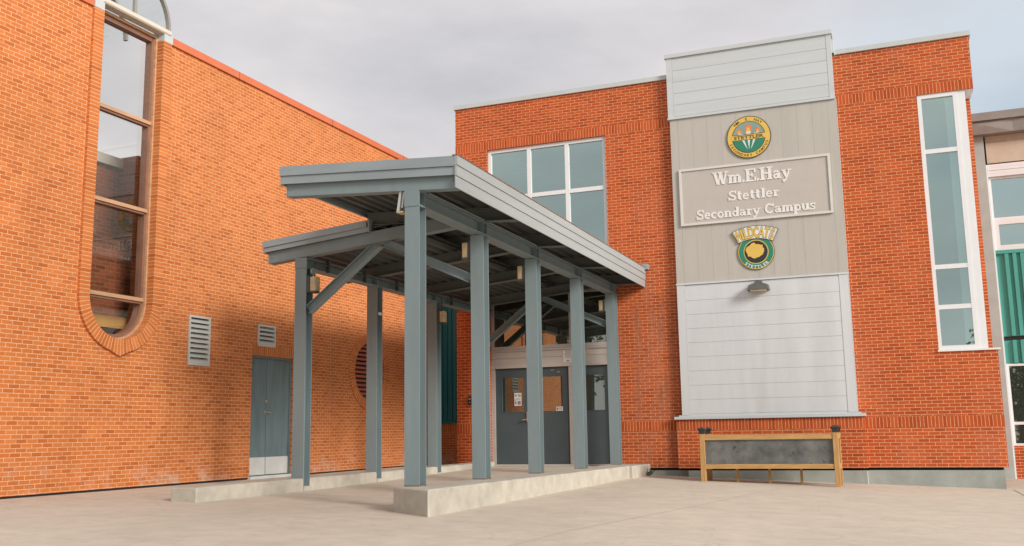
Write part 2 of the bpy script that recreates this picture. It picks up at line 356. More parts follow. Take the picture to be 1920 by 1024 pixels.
    def disc(s, cx, cz, r, y0, y1, n=48, sx=1.0):
        pts = [(cx + math.cos(2 * math.pi * i / n) * r * sx, cz + math.sin(2 * math.pi * i / n) * r) for i in range(n)]
        return s.plate(pts, [], lambda a, b: (a, y0, b), lambda a, b: (a, y1, b))
    def ring(s, cx, cz, r0, r1, y0, y1, n=48):
        for i in range(n):
            a = 2 * math.pi * i / n; b = 2 * math.pi * (i + 1) / n
            P = lambda r, t, y: (cx + math.cos(t) * r, y, cz + math.sin(t) * r)
            s.poly([P(r0, a, y0), P(r1, a, y0), P(r1, b, y0), P(r0, b, y0)])
            s.poly([P(r1, a, y0), P(r1, a, y1), P(r1, b, y1), P(r1, b, y0)])
            s.poly([P(r0, a, y0), P(r0, b, y0), P(r0, b, y1), P(r0, a, y1)])
        return s
    def build(s, name, mat, thing=None, parent=None, smooth=False):
        off = thing.o if thing else Vector((0, 0, 0))
        me = bpy.data.meshes.new(name)
        me.from_pydata([tuple(p - off) for p in s.v], [], s.f)
        uvl = me.uv_layers.new(name='UVMap'); k = 0
        for u in s.uv:
            for c in u: uvl.data[k].uv = c; k += 1
        me.materials.append(M[mat] if isinstance(mat, str) else mat)
        me.update()
        if smooth:
            for p in me.polygons: p.use_smooth = True
        o = bpy.data.objects.new(name, me); COL.objects.link(o)
        if parent is not None: o.parent = parent
        elif thing: o.parent = thing.e
        return o

class Thing:
    def __init__(s, name, label, cat, origin, rot=0.0, group=None):
        s.o = Vector(origin); s.e = bpy.data.objects.new(name, None); COL.objects.link(s.e)
        s.e.empty_display_size = 0.3
        s.e.rotation_euler = (0, 0, rot); s.e.location = Matrix.Rotation(rot, 3, 'Z') @ s.o
        tag(s.e, label, cat, group)

def tag(o, label=None, cat=None, group=None, kind=None):
    if label: o['label'] = label
    if cat: o['category'] = cat
    if group: o['group'] = group
    if kind: o['kind'] = kind
    return o

def single(mb, name, mat, label, cat, origin, rot=0.0, group=None, kind=None):
    class T: pass
    t = T(); t.o = Vector(origin); t.e = None
    o = mb.build(name, mat, t)
    o.rotation_euler = (0, 0, rot); o.location = Matrix.Rotation(rot, 3, 'Z') @ t.o
    return tag(o, label, cat, group, kind)

def glyph_mesh(text, size, offset=0.0, bold=0.0):
    """2-D triangles of a run of the built-in font: list of (x, y) faces"""
    cu = bpy.data.curves.new('t', 'FONT'); cu.body = text; cu.size = size; cu.offset = offset; cu.resolution_u = 4; cu.fill_mode = 'FRONT'
    ob = bpy.data.objects.new('t', cu); COL.objects.link(ob)
    bpy.context.view_layer.update()
    dg = bpy.context.evaluated_depsgraph_get(); me = bpy.data.meshes.new_from_object(ob.evaluated_get(dg))
    fs = [[(me.vertices[i].co.x, me.vertices[i].co.y) for i in p.vertices] for p in me.polygons]
    bpy.data.objects.remove(ob); bpy.data.curves.remove(cu); bpy.data.meshes.remove(me)
    return fs

def put_text(mb, text, cx, base, size, y, th=0.004, offset=0.0, sx=1.0, width=None):
    fs = glyph_mesh(text, size, offset)
    if not fs: return
    xs = [p[0] for f in fs for p in f]; w = max(xs) - min(xs); mid = (max(xs) + min(xs)) / 2
    if width: sx = width / w
    for f in fs: mb.poly([(cx + (p[0] - mid) * sx, y, base + p[1]) for p in f])

def arc_text(mb, text, cx, cz, r, size, a0, a1, y, offset=0.0, inside=False, sx=1.0, sy=1.0):
    """letters along a circle; angles in degrees measured from straight up, clockwise"""
    n = len(text)
    for i, ch in enumerate(text):
        if ch == ' ': continue
        a = R(a0 + (a1 - a0) * (i / (n - 1)))
        fs = glyph_mesh(ch, size, offset)
        if not fs: continue
        xs = [p[0] for f in fs for p in f]; m = (max(xs) + min(xs)) / 2
        for f in fs:
            pts = []
            for (px, py) in f:
                px = (px - m) * sx; py = py * sy
                if not inside:
                    pts.append((cx + math.sin(a) * (r + py) + math.cos(a) * px, y, cz + math.cos(a) * (r + py) - math.sin(a) * px))
                else:
                    rr = r - py
                    pts.append((cx + math.sin(a) * rr - math.cos(a) * px, y, cz + math.cos(a) * rr + math.sin(a) * px))
            mb.poly(pts)

# ---------------------------------------------------------------- ground
def sstep(a, b, x):
    t = max(0.0, min(1.0, (x - a) / (b - a))); return t * t * (3 - 2 * t)
def gz(x, y):
    if x < -4.98: z = -0.745 - 0.0300 * (max(x, -10.9) + 10.9)
    else: z = -0.922 - 0.037 * (min(x, 1.9) + 4.98)
    if x < -5.05:
        z = z + (-0.745 - z) * sstep(13.0, 19.6, y)
    elif x < -4.98:
        pass
    return z
xs = [-600, -200, -80, -40, -25, -16, -12.5, -11.2, -10.9] + [-10.6 + 0.3 * i for i in range(18)] + [-5.2, -5.05, -5.03, -4.98, -4.6, -4, -3, -2, -1, 0, 1, 1.9, 3, 5, 8, 14, 30, 80, 200, 600]
ys = [-600, -200, -90, -50, -30, -18, -10, -5, 0, 2, 4, 5] + [6 + 0.5 * i for i in range(29)] + [21, 24, 30, 45, 90, 200, 600]
g = MB(); idx = {}
for i, x in enumerate(xs):
    for j, y in enumerate(ys):
        idx[i, j] = len(g.v); g.v.append(Vector((x, y, gz(x, y))))
for i in range(len(xs) - 1):
    for j in range(len(ys) - 1):
        f = [idx[i, j], idx[i + 1, j], idx[i + 1, j + 1], idx[i, j + 1]]
        g.f.append(f); g.uv.append([(g.v[k].x, g.v[k].y) for k in f])
tag(g.build('ground', 'ground', smooth=True), kind='structure')

def strip(name, pts, w, mat, lift=0.004):
    mb = MB(); P = []
    for a, b in zip(pts[:-1], pts[1:]):
        n = max(1, int(math.dist(a, b) / 0.25))
        for i in range(n): P.append((a[0] + (b[0] - a[0]) * i / n, a[1] + (b[1] - a[1]) * i / n))
    P.append(pts[-1])
    for (x0, y0), (x1, y1) in zip(P[:-1], P[1:]):
        dx, dy = x1 - x0, y1 - y0; L = math.hypot(dx, dy); nx, ny = -dy / L * w / 2, dx / L * w / 2
        mb.poly([(x, y, gz(x, y) + lift) for x, y in ((x0 - nx, y0 - ny), (x1 - nx, y1 - ny), (x1 + nx, y1 + ny), (x0 + nx, y0 + ny))])
    return tag(mb.build(name, mat), kind='structure')
strip('pavement', [(-8.0, 12.02), (-7.2, 12.05), (-6.4, 12.1), (-5.5, 12.15)], 0.012, 'joint')
strip('pavement', [(1.70, 19.9), (1.74, 15.5), (1.76, 12.0), (1.78, 8.0)], 0.014, 'joint')
strip('pavement', [(-1.9, 19.0), (-2.6, 13.5), (-3.2, 9.5), (-3.35, 7.0)], 0.008, 'joint_light')
# ---------------------------------------------------------------- left brick wing (frame: n outward, s along the wall)
ROT = -0.0197; NW = -10.9
T = Thing('brick_wing', 'orange brick building wing with tall arched window and blue grey service door', 'building', (NW, 12.0, -0.74), ROT)
sc_, zc_, ri, ro_ = 11.075, 2.045, 0.625, 0.81
def arc(r, a0, a1, n, cx=sc_, cz=zc_): return [(cx + r * math.cos(R(a0 + (a1 - a0) * i / n)), cz + r * math.sin(R(a0 + (a1 - a0) * i / n))) for i in range(n + 1)]
cs, cz2, cr, cro = 18.2, 1.30, 0.61, 0.80
outer = [(8.35, -0.72), (14.22, -0.72), (14.22, 1.40), (15.45, 1.40), (15.45, -0.72), (21.4, -0.72), (21.4, 6.30), (11.70, 6.30)] + arc(ri, 0, -180, 28) + [(10.45, 6.30), (8.35, 6.30)]
holes = [[(12.60, 1.17), (13.05, 1.17), (13.05, 1.91), (12.60, 1.91)], [(14.38, 1.60), (14.84, 1.60), (14.84, 1.93), (14.38, 1.93)],
         [(cs + cr * math.cos(2 * math.pi * i / 40), cz2 + cr * math.sin(2 * math.pi * i / 40)) for i in range(40)]]
mb = MB(); mb.plate(outer, holes, lambda a, b: (NW, a, b), lambda a, b: (NW - 0.3, a, b))
wall = mb.build('wall', 'brick_org', T)
# body of the building behind the wall, an open glazed court behind the arched window
mb = MB()
mb.box(-26, NW - 0.31, 8.35, 8.65, -0.72, 4.4); mb.box(-26, NW - 0.3, 21.1, 21.39, -0.72, 4.4); mb.box(-26.3, -26, 8.35, 21.39, -0.72, 4.4)
mb.build('rear_wall', 'brick_org', T)
mb = MB(); mb.box(-26, NW - 0.31, 13.2, 21.1, 4.1, 4.22); mb.box(-26, NW - 3.0, 8.65, 13.2, 4.1, 4.22)
mb.build('roof', 'asphalt_roof', T)
mb = MB(); mb.box(NW - 1.9, NW - 1.6, 8.65, 13.4, -0.72, 4.55); mb.box(NW - 1.6, NW - 1.2, 12.55, 12.95, -0.72, 4.75)
mb.box(NW - 1.6, NW - 0.3, 13.0, 13.2, -0.72, 4.5)
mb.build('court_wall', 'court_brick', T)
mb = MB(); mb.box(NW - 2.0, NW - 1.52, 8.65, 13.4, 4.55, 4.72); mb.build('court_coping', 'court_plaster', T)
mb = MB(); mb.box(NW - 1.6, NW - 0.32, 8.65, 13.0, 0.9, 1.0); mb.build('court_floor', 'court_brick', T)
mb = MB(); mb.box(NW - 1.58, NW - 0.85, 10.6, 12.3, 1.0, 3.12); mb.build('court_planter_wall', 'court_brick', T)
mb = MB(); mb.box(NW - 0.62, NW - 0.52, 9.6, 11.75, 1.66, 1.84); mb.build('handrail', 'bench_gold', T)
# coping
mb = MB(); mb.box(NW - 0.34, NW + 0.035, 8.32, 10.26, 6.285, 6.41); mb.build('parapet_coping', 'coping_red', T)
mb = MB(); mb.box(NW - 0.34, NW + 0.035, 11.90, 21.43, 6.285, 6.41)
mb.build('parapet_coping', 'coping_red', T)
for s_ in [13.6, 16.6, 19.6]:
    mb = MB(); mb.box(NW + 0.035, NW + 0.04, s_, s_ + 0.012, 6.285, 6.412); mb.build('coping_seam', 'bronze', T)
for a, b_ in ((10.265, 10.448), (11.702, 11.895)):
    mb = MB(); mb.box(NW - 0.3, NW + 0.05, a, b_, 6.28, 6.44); mb.build('pad_stone', 'coping_grey', T)
# proud brick surround
def surround(name, cx, cz, r0, r1, legs, thick, mat, keel=True, full=False):
    mb = MB(); path = []
    if full: A = [2 * math.pi * i / 72 for i in range(73)]
    else: A = [-math.pi * i / 44 for i in range(45)]
    u = 0.0; rows = []
    if not full: rows.append(((cx + r0, legs), (cx + r1, legs), 0.0))
    for i, a in enumerate(A):
        rr = r1
        if keel: rr = r1 + 0.055 * max(0.0, 1 - abs(a + math.pi / 2) / 0.22)
        p0 = (cx + r0 * math.cos(a), cz + r0 * math.sin(a)); p1 = (cx + rr * math.cos(a), cz + rr * math.sin(a))
        base = (legs - cz) if not full else 0.0
        rows.append((p0, p1, base + abs(a) * (r0 + r1) / 2))
    if not full: rows.append(((cx - r0, legs), (cx - r1, legs), rows[-1][2] + legs - cz))
    n0, n1 = NW - 0.02, NW + thick
    for (a0, a1, u0), (b0, b1, u1) in zip(rows[:-1], rows[1:]):
        k = 1 if math.dist(a0, b0) < 1 else 1
        mb.poly([(n1, *a0), (n1, *b0), (n1, *b1), (n1, *a1)], [(u0, 0.005), (u1, 0.005), (u1, 0.185), (u0, 0.185)])
        mb.poly([(n0, *a1), (n1, *a1), (n1, *b1), (n0, *b1)], [(u0, 0.19), (u0, 0.19 + thick), (u1, 0.19 + thick), (u1, 0.19)])
        mb.poly([(n1, *a0), (NW - 0.10, *a0), (NW - 0.10, *b0), (n1, *b0)], [(u0, 0.005), (u0, 0.11), (u1, 0.11), (u1, 0.005)])
    return mb.build(name, mat, T)
surround('brick_surround', sc_, zc_, ri - 0.004, ro_, 6.28, 0.045, 'soldier_org')
surround('round_brick_surround', cs, cz2, cr - 0.004, cro, 0, 0.02, 'soldier_org', keel=False, full=True)
# arched window
def U(r, top, n=28): return [(sc_ + r, top)] + arc(r, 0, -180, n) + [(sc_ - r, top)]
def frame_band(mb, r0, r1, n0, n1, top):
    a = U(r0, top); b = U(r1, top)
    for i in range(len(a) - 1):
        mb.poly([(n1, *a[i]), (n1, *a[i + 1]), (n1, *b[i + 1]), (n1, *b[i])])
        mb.poly([(n0, *a[i]), (n1, *a[i]), (n1, *a[i + 1]), (n0, *a[i + 1])])
mb = MB(); frame_band(mb, ri - 0.035, ri + 0.01, NW - 0.25, NW - 0.085, 6.38)
mb.box(NW - 0.25, NW - 0.085, 10.48, 11.67, 6.335, 6.375)
win = mb.build('arched_window', 'bronze_light', T)
mb = MB(); frame_band(mb, ri - 0.085, ri - 0.03, NW - 0.25, NW - 0.125, 6.33); mb.box(NW - 0.25, NW - 0.125, 10.52, 11.63, 6.26, 6.333)
mb.build('inner_frame', 'bronze', T, win)
for z_, dz in ((4.90, 0), (3.48, 0), (2.08, 0)):
    mb = MB(); mb.box(NW - 0.20, NW - 0.10, 10.50, 11.655, z_ - 0.025, z_ + 0.03)
    mb.build('glazing_bar', 'bronze_light', T, win)
    mb = MB(); mb.box(NW - 0.20, NW - 0.125, 10.52, 11.64, z_ - 0.06, z_ - 0.026); mb.build('bar_rebate', 'bronze', T, win)
mb = MB(); mb.tess(U(ri - 0.07, 6.30), [], lambda a, b: (NW - 0.19, a, b)); mb.build('pane', 'glass_clear', T, win)
# gutter rail and glazed barrel vault over the window
mb = MB(); mb.bbox(NW - 0.12, NW + 0.07, 10.40, 11.86, 6.40, 6.49, 0.02); mb.build('gutter', 'cream', T)
vc, vz, vr = 11.10, 6.50, 0.765
mb = MB()
def vault_rib(mb, n0, n1, r0, r1):
    for i in range(24):
        a = math.pi * i / 24; b = math.pi * (i + 1) / 24
        P = lambda r, t, n: (n, vc + math.cos(t) * r, vz + math.sin(t) * r)
        mb.poly([P(r0, a, n1), P(r1, a, n1), P(r1, b, n1), P(r0, b, n1)])
        mb.poly([P(r0, a, n0), P(r0, b, n0), P(r1, b, n0), P(r1, a, n0)])
        mb.poly([P(r1, a, n0), P(r1, b, n0), P(r1, b, n1), P(r1, a, n1)])
        mb.poly([P(r0, a, n0), P(r0, a, n1), P(r0, b, n1), P(r0, b, n0)])
vault_rib(mb, NW - 0.04, NW + 0.03, vr - 0.045, vr)
vault = mb.build('glazed_vault', 'arch_grey', T)
mb = MB(); mb.box(NW - 0.03, NW + 0.02, vc - 0.03, vc + 0.02, vz, vz + vr - 0.045); mb.build('vault_mullion', 'arch_grey', T, vault)
for n in (-0.9, -1.8, -2.7):
    mb = MB(); vault_rib(mb, NW - 0.04 + n, NW + 0.03 + n, vr - 0.045, vr); mb.build('vault_rib', 'arch_grey', T, vault)
mb = MB()
for i in range(24):
    a = math.pi * i / 24; b = math.pi * (i + 1) / 24; P = lambda t, n: (n, vc + math.cos(t) * (vr - 0.02), vz + math.sin(t) * (vr - 0.02))
    mb.poly([P(a, NW), P(b, NW), P(b, NW - 2.9), P(a, NW - 2.9)])
mb.poly([(NW - 0.005, vc + math.cos(math.pi * i / 24) * (vr - 0.03), vz + math.sin(math.pi * i / 24) * (vr - 0.03)) for i in range(25)])
mb.build('vault_glass', 'glass_vault', T, vault, smooth=False)
# louvred vents
def vent(s0, s1, z0, z1, n):
    mb = MB(); f = 0.035
    mb.box(NW - 0.06, NW + 0.02, s0, s0 + f, z0, z1); mb.box(NW - 0.06, NW + 0.02, s1 - f, s1, z0, z1)
    mb.box(NW - 0.06, NW + 0.02, s0 + f, s1 - f, z1 - f, z1); mb.box(NW - 0.06, NW + 0.02, s0 + f, s1 - f, z0, z0 + f * 1.4)
    o = mb.build('wall_vent', 'louver', T)
    mb = MB(); h = (z1 - z0 - 2.4 * f) / n
    for i in range(n):
        zz = z0 + 1.4 * f + i * h
        mb.hexa([(NW + 0.014, s0 + f, zz), (NW + 0.014, s1 - f, zz), (NW - 0.05, s1 - f, zz + h * 0.55), (NW - 0.05, s0 + f, zz + h * 0.55),
                 (NW + 0.014, s0 + f, zz + h * 0.42), (NW + 0.014, s1 - f, zz + h * 0.42), (NW - 0.05, s1 - f, zz + h * 0.97), (NW - 0.05, s0 + f, zz + h * 0.97)])
    mb.build('louvre_slats', 'louver', T, o)
    mb = MB(); mb.box(NW - 0.30, NW - 0.28, s0, s1, z0, z1); mb.build('vent_back', 'dark', T, o)
vent(12.565, 13.08, 1.135, 1.945, 9); vent(14.355, 14.865, 1.57, 1.96, 4)
mb = MB(); n = 13
for i in range(n):
    zz = cz2 - cr + 0.02 + i * (2 * cr - 0.04) / n; h = (2 * cr - 0.04) / n
    zm = zz + h / 2 - cz2; w = math.sqrt(max(0.01, (cr + 0.0) ** 2 - zm * zm))
    mb.hexa([(NW - 0.03, cs - w, zz), (NW - 0.03, cs + w, zz), (NW - 0.12, cs + w, zz + h * 0.5), (NW - 0.12, cs - w, zz + h * 0.5),
             (NW - 0.03, cs - w, zz + h * 0.5), (NW - 0.03, cs + w, zz + h * 0.5), (NW - 0.12, cs + w, zz + h * 0.98), (NW - 0.12, cs - w, zz + h * 0.98)])
rl = mb.build('round_louvre', 'louver_red', T)
mb = MB(); mb.box(NW - 0.29, NW - 0.27, cs - cr, cs + cr, cz2 - cr, cz2 + cr); mb.build('louvre_back', 'dark', T, rl)
# service door
mb = MB(); mb.poly([(NW + 0.012, 14.22, 1.41), (NW + 0.012, 15.45, 1.41), (NW + 0.012, 15.45, 1.60), (NW + 0.012, 14.22, 1.60)], [(0, 0.003), (1.23, 0.003), (1.23, 0.187), (0, 0.187)])
mb.box(NW - 0.2, NW + 0.0115, 14.22, 15.45, 1.41, 1.599); mb.build('door_lintel', 'soldier_org', T)
mb = MB(); mb.box(NW - 0.14, NW - 0.04, 14.22, 14.26, -0.70, 1.40); mb.box(NW - 0.14, NW - 0.04, 15.41, 15.45, -0.70, 1.40); mb.box(NW - 0.14, NW - 0.04, 14.26, 15.41, 1.36, 1.40)
mb.build('door_frame', 'door_org', T)
for a, b_, hnd in ((14.265, 14.725, True), (14.735, 15.405, False)):
    mb = MB(); mb.box(NW - 0.13, NW - 0.06, a, b_, -0.70, 1.355); d = mb.build('service_door', 'door_org', T)
    mb = MB(); mb.box(NW - 0.058, NW - 0.050, a + 0.005, b_ - 0.005, -0.69, -0.385); mb.build('kick_plate', 'kick', T, d)
    if hnd:
        mb = MB(); mb.cyl((NW - 0.06, 14.69, 0.60), (NW - 0.03, 14.69, 0.60), 0.028, 14); mb.build('lock', 'chrome', T, d); mb = MB(); mb.cyl((NW - 0.06, 14.69, 0.40), (NW - 0.045, 14.69, 0.40), 0.035, 14)
        mb.cyl((NW - 0.045, 14.69, 0.40), (NW - 0.01, 14.69, 0.40), 0.015, 10); mb.bar((NW - 0.012, 14.66, 0.40), (NW - 0.012, 14.80, 0.40), 0.018, 0.022); mb.build('handle', 'chrome', T, d)
mb = MB(); mb.box(NW - 0.02, NW + 0.04, 14.2, 15.46, -0.76, -0.705); mb.build('door_sill', 'kick', T)
mb = MB(); mb.box(NW + 0.001, NW + 0.003, 16.692, 16.702, -0.72, 6.28); mb.build('movement_joint', 'bronze_light', T)
mb = MB(); mb.box(NW - 0.3, NW - 0.02, 8.37, 21.4, -1.0, -0.722); mb.build('foundation', 'dark', T)

# plant in the glazed court
P_ = Thing('court_plant', 'grey green leafy plant on brick ledge behind the tall arched window glass', 'plant', (NW - 1.2, 11.2, 3.12), ROT)
mb = MB(); rng = random.Random(3); stems = MB()
for (cs_, czz, rr) in ((11.35, 3.78, 0.22), (11.05, 3.45, 0.26), (10.95, 3.25, 0.2), (11.45, 3.25, 0.17), (11.2, 3.9, 0.16)):
    stems.bar((NW - 1.2, 11.2 + (cs_ - 11.2) * 0.3, 3.12), (NW - 1.2, cs_, czz), 0.02, 0.02, (1, 0, 0))
    for k in range(150):
        d = Vector((rng.gauss(0, 1), rng.gauss(0, 1), rng.gauss(0, 1))).normalized() * rr * rng.random() ** 0.4
        c = Vector((NW - 1.2, cs_, czz)) + d * 0.9
        a = Vector((rng.uniform(-1, 1), rng.uniform(-1, 1), -1.2)).normalized() * 0.08; b = a.orthogonal().normalized() * 0.018
        mb.poly([c - b * 0.2, c + a * 0.5 - b, c + a, c + a * 0.5 + b])
mb.build('leaves', 'leaf_blue', P_); stems.build('stem', 'bark', P_)

# ---------------------------------------------------------------- low link block with teal cladding in the gap
T = Thing('link_block', 'deep teal clad block on brick base in the narrow gap between wing and main building', 'building', (-10.2, 21.6, -0.74))
mb = MB(); mb.box(-10.45, -9.22, 21.6, 26, -0.74, 0.0); mb.build('brick_base', 'brick_org', T)
mb = MB(); mb.poly([(-10.45, 21.595, 0.0), (-9.22, 21.595, 0.0), (-9.22, 21.595, 0.2), (-10.45, 21.595, 0.2)], [(0, 0.003), (1.23, 0.003), (1.23, 0.197), (0, 0.197)])
mb.box(-10.45, -9.22, 21.6, 26, 0.001, 0.199); mb.build('soldier_course', 'soldier_org', T)
mb = MB(); mb.box(-10.45, -9.22, 21.62, 26, 0.25, 3.15)
for i in range(10): mb.box(-10.42 + i * 0.125, -10.34 + i * 0.125, 21.585, 21.62, 0.27, 3.14)
mb.build('cladding', 'teal_dark', T)
mb = MB(); mb.box(-10.45, -9.22, 21.56, 21.63, 0.2, 0.26); mb.build('cladding_sill', 'teal_dark', T)
mb = MB(); mb.box(-10.5, -9.21, 21.55, 26, 3.151, 3.25); mb.build('roof', 'asphalt_roof', T)
mb = MB(); mb.cyl((-9.62, 21.6, -0.44), (-9.62, 21.52, -0.44), 0.03, 10); mb.cyl((-9.62, 21.53, -0.44), (-9.62, 21.50, -0.50), 0.02, 10); mb.build('hose_tap', 'chrome', T)

# ---------------------------------------------------------------- main building
T = Thing('main_building', 'red brick two storey school front with big square window and entrance doors', 'building', (-3.8, 20.0, -0.8))
XL, XR, YF = -9.22, 1.67, 20.0
outer = [(XL, -0.78), (-8.42, -0.78), (-8.42, 3.02), (-5.63, 3.02), (-5.63, -0.78), (XR, -0.78), (XR, -0.04), (XR, 0.16), (XR, 1.34), (0.68, 1.34), (0.655, 6.34), (XR, 6.34), (XR, 7.40), (XL, 7.40)]
holes = [[(-8.43, 3.45), (-5.635, 3.45), (-5.635, 6.34), (-8.43, 6.34)]]
mb = MB(); mb.plate(outer, holes, lambda a, b: (a, YF, b), lambda a, b: (a, YF + 0.3, b)); mb.build('wall', 'brick_red', T)
mb = MB(); mb.box(XL, XL + 0.3, YF + 0.3, 34, -0.78, 7.40); mb.box(XL, XR - 0.04, 33.7, 34, -0.78, 7.39); mb.box(XR - 0.35, XR - 0.03, YF + 0.62, 33.7, -0.78, 7.385)
mb.box(XR - 0.35, XR - 0.03, YF + 0.3, YF + 0.62, -0.78, 1.3)
mb.build('side_wall', 'brick_red', T)
mb = MB(); mb.box(XL + 0.3, XR - 0.35, YF + 0.3, 33.7, 6.95, 7.05); mb.build('roof', 'asphalt_roof', T)
def soldier(x0, x1, z0, y=YF - 0.004, name='soldier_course'):
    mb = MB(); mb.box(x0, x1, y + 0.0005, y + 0.01, z0 + 0.0005, z0 + 0.1995)
    mb.poly([(x0, y, z0), (x1, y, z0), (x1, y, z0 + 0.2), (x0, y, z0 + 0.2)], [(x0, 0.003), (x1, 0.003), (x1, 0.197), (x0, 0.197)])
    return mb.build(name, 'soldier_red', T)
for a, b_ in ((XL, -4.21), (-0.80, XR)): soldier(a, b_, 6.34)
for a, b_ in ((XL, -8.43), (-5.62, -4.30), (-0.71, XR + 0.002)): soldier(a, b_, -0.04)
# roof cap
mb = MB(); mb.box(XL - 0.03, -4.2, YF - 0.04, YF + 0.34, 7.395, 7.49); mb.build('roof_cap', 'coping_grey', T)
mb = MB(); mb.box(-0.78, XR + 0.03, YF - 0.04, YF + 0.34, 7.395, 7.49); mb.build('roof_cap', 'coping_grey', T)
mb = MB(); mb.box(XL - 0.03, XL + 0.33, YF + 0.34, 34, 7.40, 7.49); mb.build('roof_cap', 'coping_grey', T); mb = MB(); mb.box(XR - 0.38, XR + 0.0, YF + 0.34, 34, 7.395, 7.49); mb.build('roof_cap', 'coping_grey', T)
# foundation
mb = MB(); mb.box(-4.95, -4.12, YF + 0.05, YF + 0.5, -1.35, -0.83); mb.build('foundation', 'found', T)
mb = MB(); mb.box(-4.10, -0.735, YF - 0.10, YF + 0.5, -1.35, -0.83); mb.build('foundation', 'found', T)
mb = MB(); mb.box(-0.72, 1.60, YF + 0.0, YF + 0.5, -1.35, -0.83); mb.build('foundation', 'found', T)
mb = MB(); mb.box(-4.97, 1.58, YF + 0.08, YF + 0.29, -0.832, -0.781); mb.box(XL, -5.0, YF + 0.05, YF + 0.29, -1.2, -0.781); mb.build('footing_gap', 'dark', T)
mb = MB(); mb.box(-0.734, -0.721, YF - 0.09, YF + 0.1, -1.3, -0.84); mb.build('foundation_joint', 'kick', T)
# proud brick plinth under the siding
YP = YF - 0.12
mb = MB(); mb.box(-4.295, -0.715, YP, YF + 0.02, -0.785, -0.04); mb.build('plinth', 'brick_red', T)
mb = MB(); mb.box(-4.295, -0.715, YP + 0.0005, YF + 0.02, -0.0395, 0.178)
mb.poly([(-4.295, YP, -0.04), (-0.715, YP, -0.04), (-0.715, YP, 0.178), (-4.295, YP, 0.178)], [(0, 0.003), (3.58, 0.003), (3.58, 0.197), (0, 0.197)])
mb.build('plinth_soldier_course', 'soldier_red', T)
mb = MB(); mb.box(-4.33, -0.68, YP - 0.05, YF + 0.02, 0.180, 0.235); mb.box(-4.24, -0.77, YP - 0.02, YF + 0.02, 0.235, 0.262); mb.build('drip_ledge', 'panel_blue', T)
# metal siding tower
YS = YF - 0.14
def tower():
    mb = MB(); xl, xr = -4.17, -0.83
    mb.box(xl + 0.01, xr - 0.01, YS + 0.006, YF, 0.262, 2.90)
    n = 9; z0, z1 = 0.28, 2.86; h = (z1 - z0) / n
    for i in range(n): mb.box(xl + 0.16, xr - 0.17, YS, YS + 0.006, z0 + i * h + 0.006, z0 + (i + 1) * h - 0.002)
    mb.build('white_siding', 'panel', T)
    mb = MB()
    mb.box(xl, xl + 0.155, YS - 0.006, YF, 0.264, 2.905); mb.box(xr - 0.165, xr, YS - 0.006, YF, 0.264, 2.905)
    mb.box(xl - 0.01, xr + 0.01, YS - 0.02, YF, 2.905, 2.94)
    mb.build('siding_trim', 'panel', T)
    mb = MB(); mb.box(xl - 0.0, xr + 0.0, YS + 0.012, YF, 2.94, 6.44)
    x = xl + 0.16; k = 0
    while x < xr - 0.02:
        w = min(0.302, xr - 0.16 - x) if x < xr - 0.18 else xr - x
        mb.box(x + 0.0015, x + w - 0.0015, YS + 0.008, YS + 0.012, 2.945, 6.435); x += w; k += 1
    mb.box(xl, xl + 0.157, YS + 0.006, YS + 0.012, 2.945, 6.435)
    mb.build('grey_siding', 'panel_grey', T)
    mb = MB(); xl2, xr2 = -4.20, -0.86 + 0.02
    mb.box(xl2 + 0.01, xr2 - 0.01, YS + 0.0, YF + 0.45, 6.47, 7.80)
    n = 5; z0, z1 = 6.50, 7.76; h = (z1 - z0) / n
    for i in range(n): mb.box(xl2 + 0.13, xr2 - 0.10, YS - 0.006, YS, z0 + i * h + 0.005, z0 + (i + 1) * h - 0.003)
    mb.build('upper_siding', 'panel_blue', T)
    mb = MB(); mb.box(xl2, xl2 + 0.125, YS - 0.01, YF, 6.475, 7.80); mb.box(xr2 - 0.095, xr2, YS - 0.01, YF, 6.475, 7.80)
    mb.box(xl2 - 0.01, xr2 + 0.01, YS - 0.03, YF, 6.44, 6.474)
    mb.box(xl2 - 0.03, xr2 + 0.03, YS - 0.04, YF + 0.48, 7.80, 7.885)
    mb.box(xr2 - 0.012, xr2 + 0.035, YF + 0.10, YF + 0.46, 7.49, 7.80)
    mb.build('upper_siding_trim', 'panel_blue', T)
    for x in (xl - 0.01, xr + 0.004):
        mb = MB(); mb.box(x, x + 0.008, YF - 0.06, YF - 0.002, 0.27, 6.44); mb.build('corner_bead', 'panel', T)
tower()
# big window
def window(name, x0, x1, z0, z1, y, vs, hs, fw, mat, glass, depth=0.08, mull=None):
    mull = mull or fw; mb = MB(); y1 = y + depth
    mb.box(x0, x0 + fw, y, y1, z0, z1); mb.box(x1 - fw, x1, y, y1, z0, z1); mb.box(x0 + fw, x1 - fw, y, y1, z1 - fw, z1); mb.box(x0 + fw, x1 - fw, y, y1, z0, z0 + fw)
    for v in vs: mb.box(v - mull / 2, v + mull / 2, y + 0.002, y1, z0 + fw, z1 - fw)
    cuts = [x0 + fw] + [c for v in vs for c in (v - mull / 2, v + mull / 2)] + [x1 - fw]
    for h in hs:
        for k in range(0, len(cuts), 2): mb.box(cuts[k], cuts[k + 1], y + 0.004, y1, h - mull / 2, h + mull / 2)
    o = mb.build(name, mat, T)
    mb = MB(); zc = [z0 + fw * 0.5] + [h for h in sorted(hs)] + [z1 - fw * 0.5]; xc = [x0 + fw * 0.5] + list(vs) + [x1 - fw * 0.5]
    for a in range(len(xc) - 1):
        for b in range(len(zc) - 1):
            t = random.uniform(-0.003, 0.003)
            mb.poly([(xc[a], y + depth * 0.55 + t, zc[b]), (xc[a + 1], y + depth * 0.55 - t, zc[b]), (xc[a + 1], y + depth * 0.55 - t, zc[b + 1]), (xc[a], y + depth * 0.55 + t, zc[b + 1])])
    mb.build('pane', glass, T, o); return o
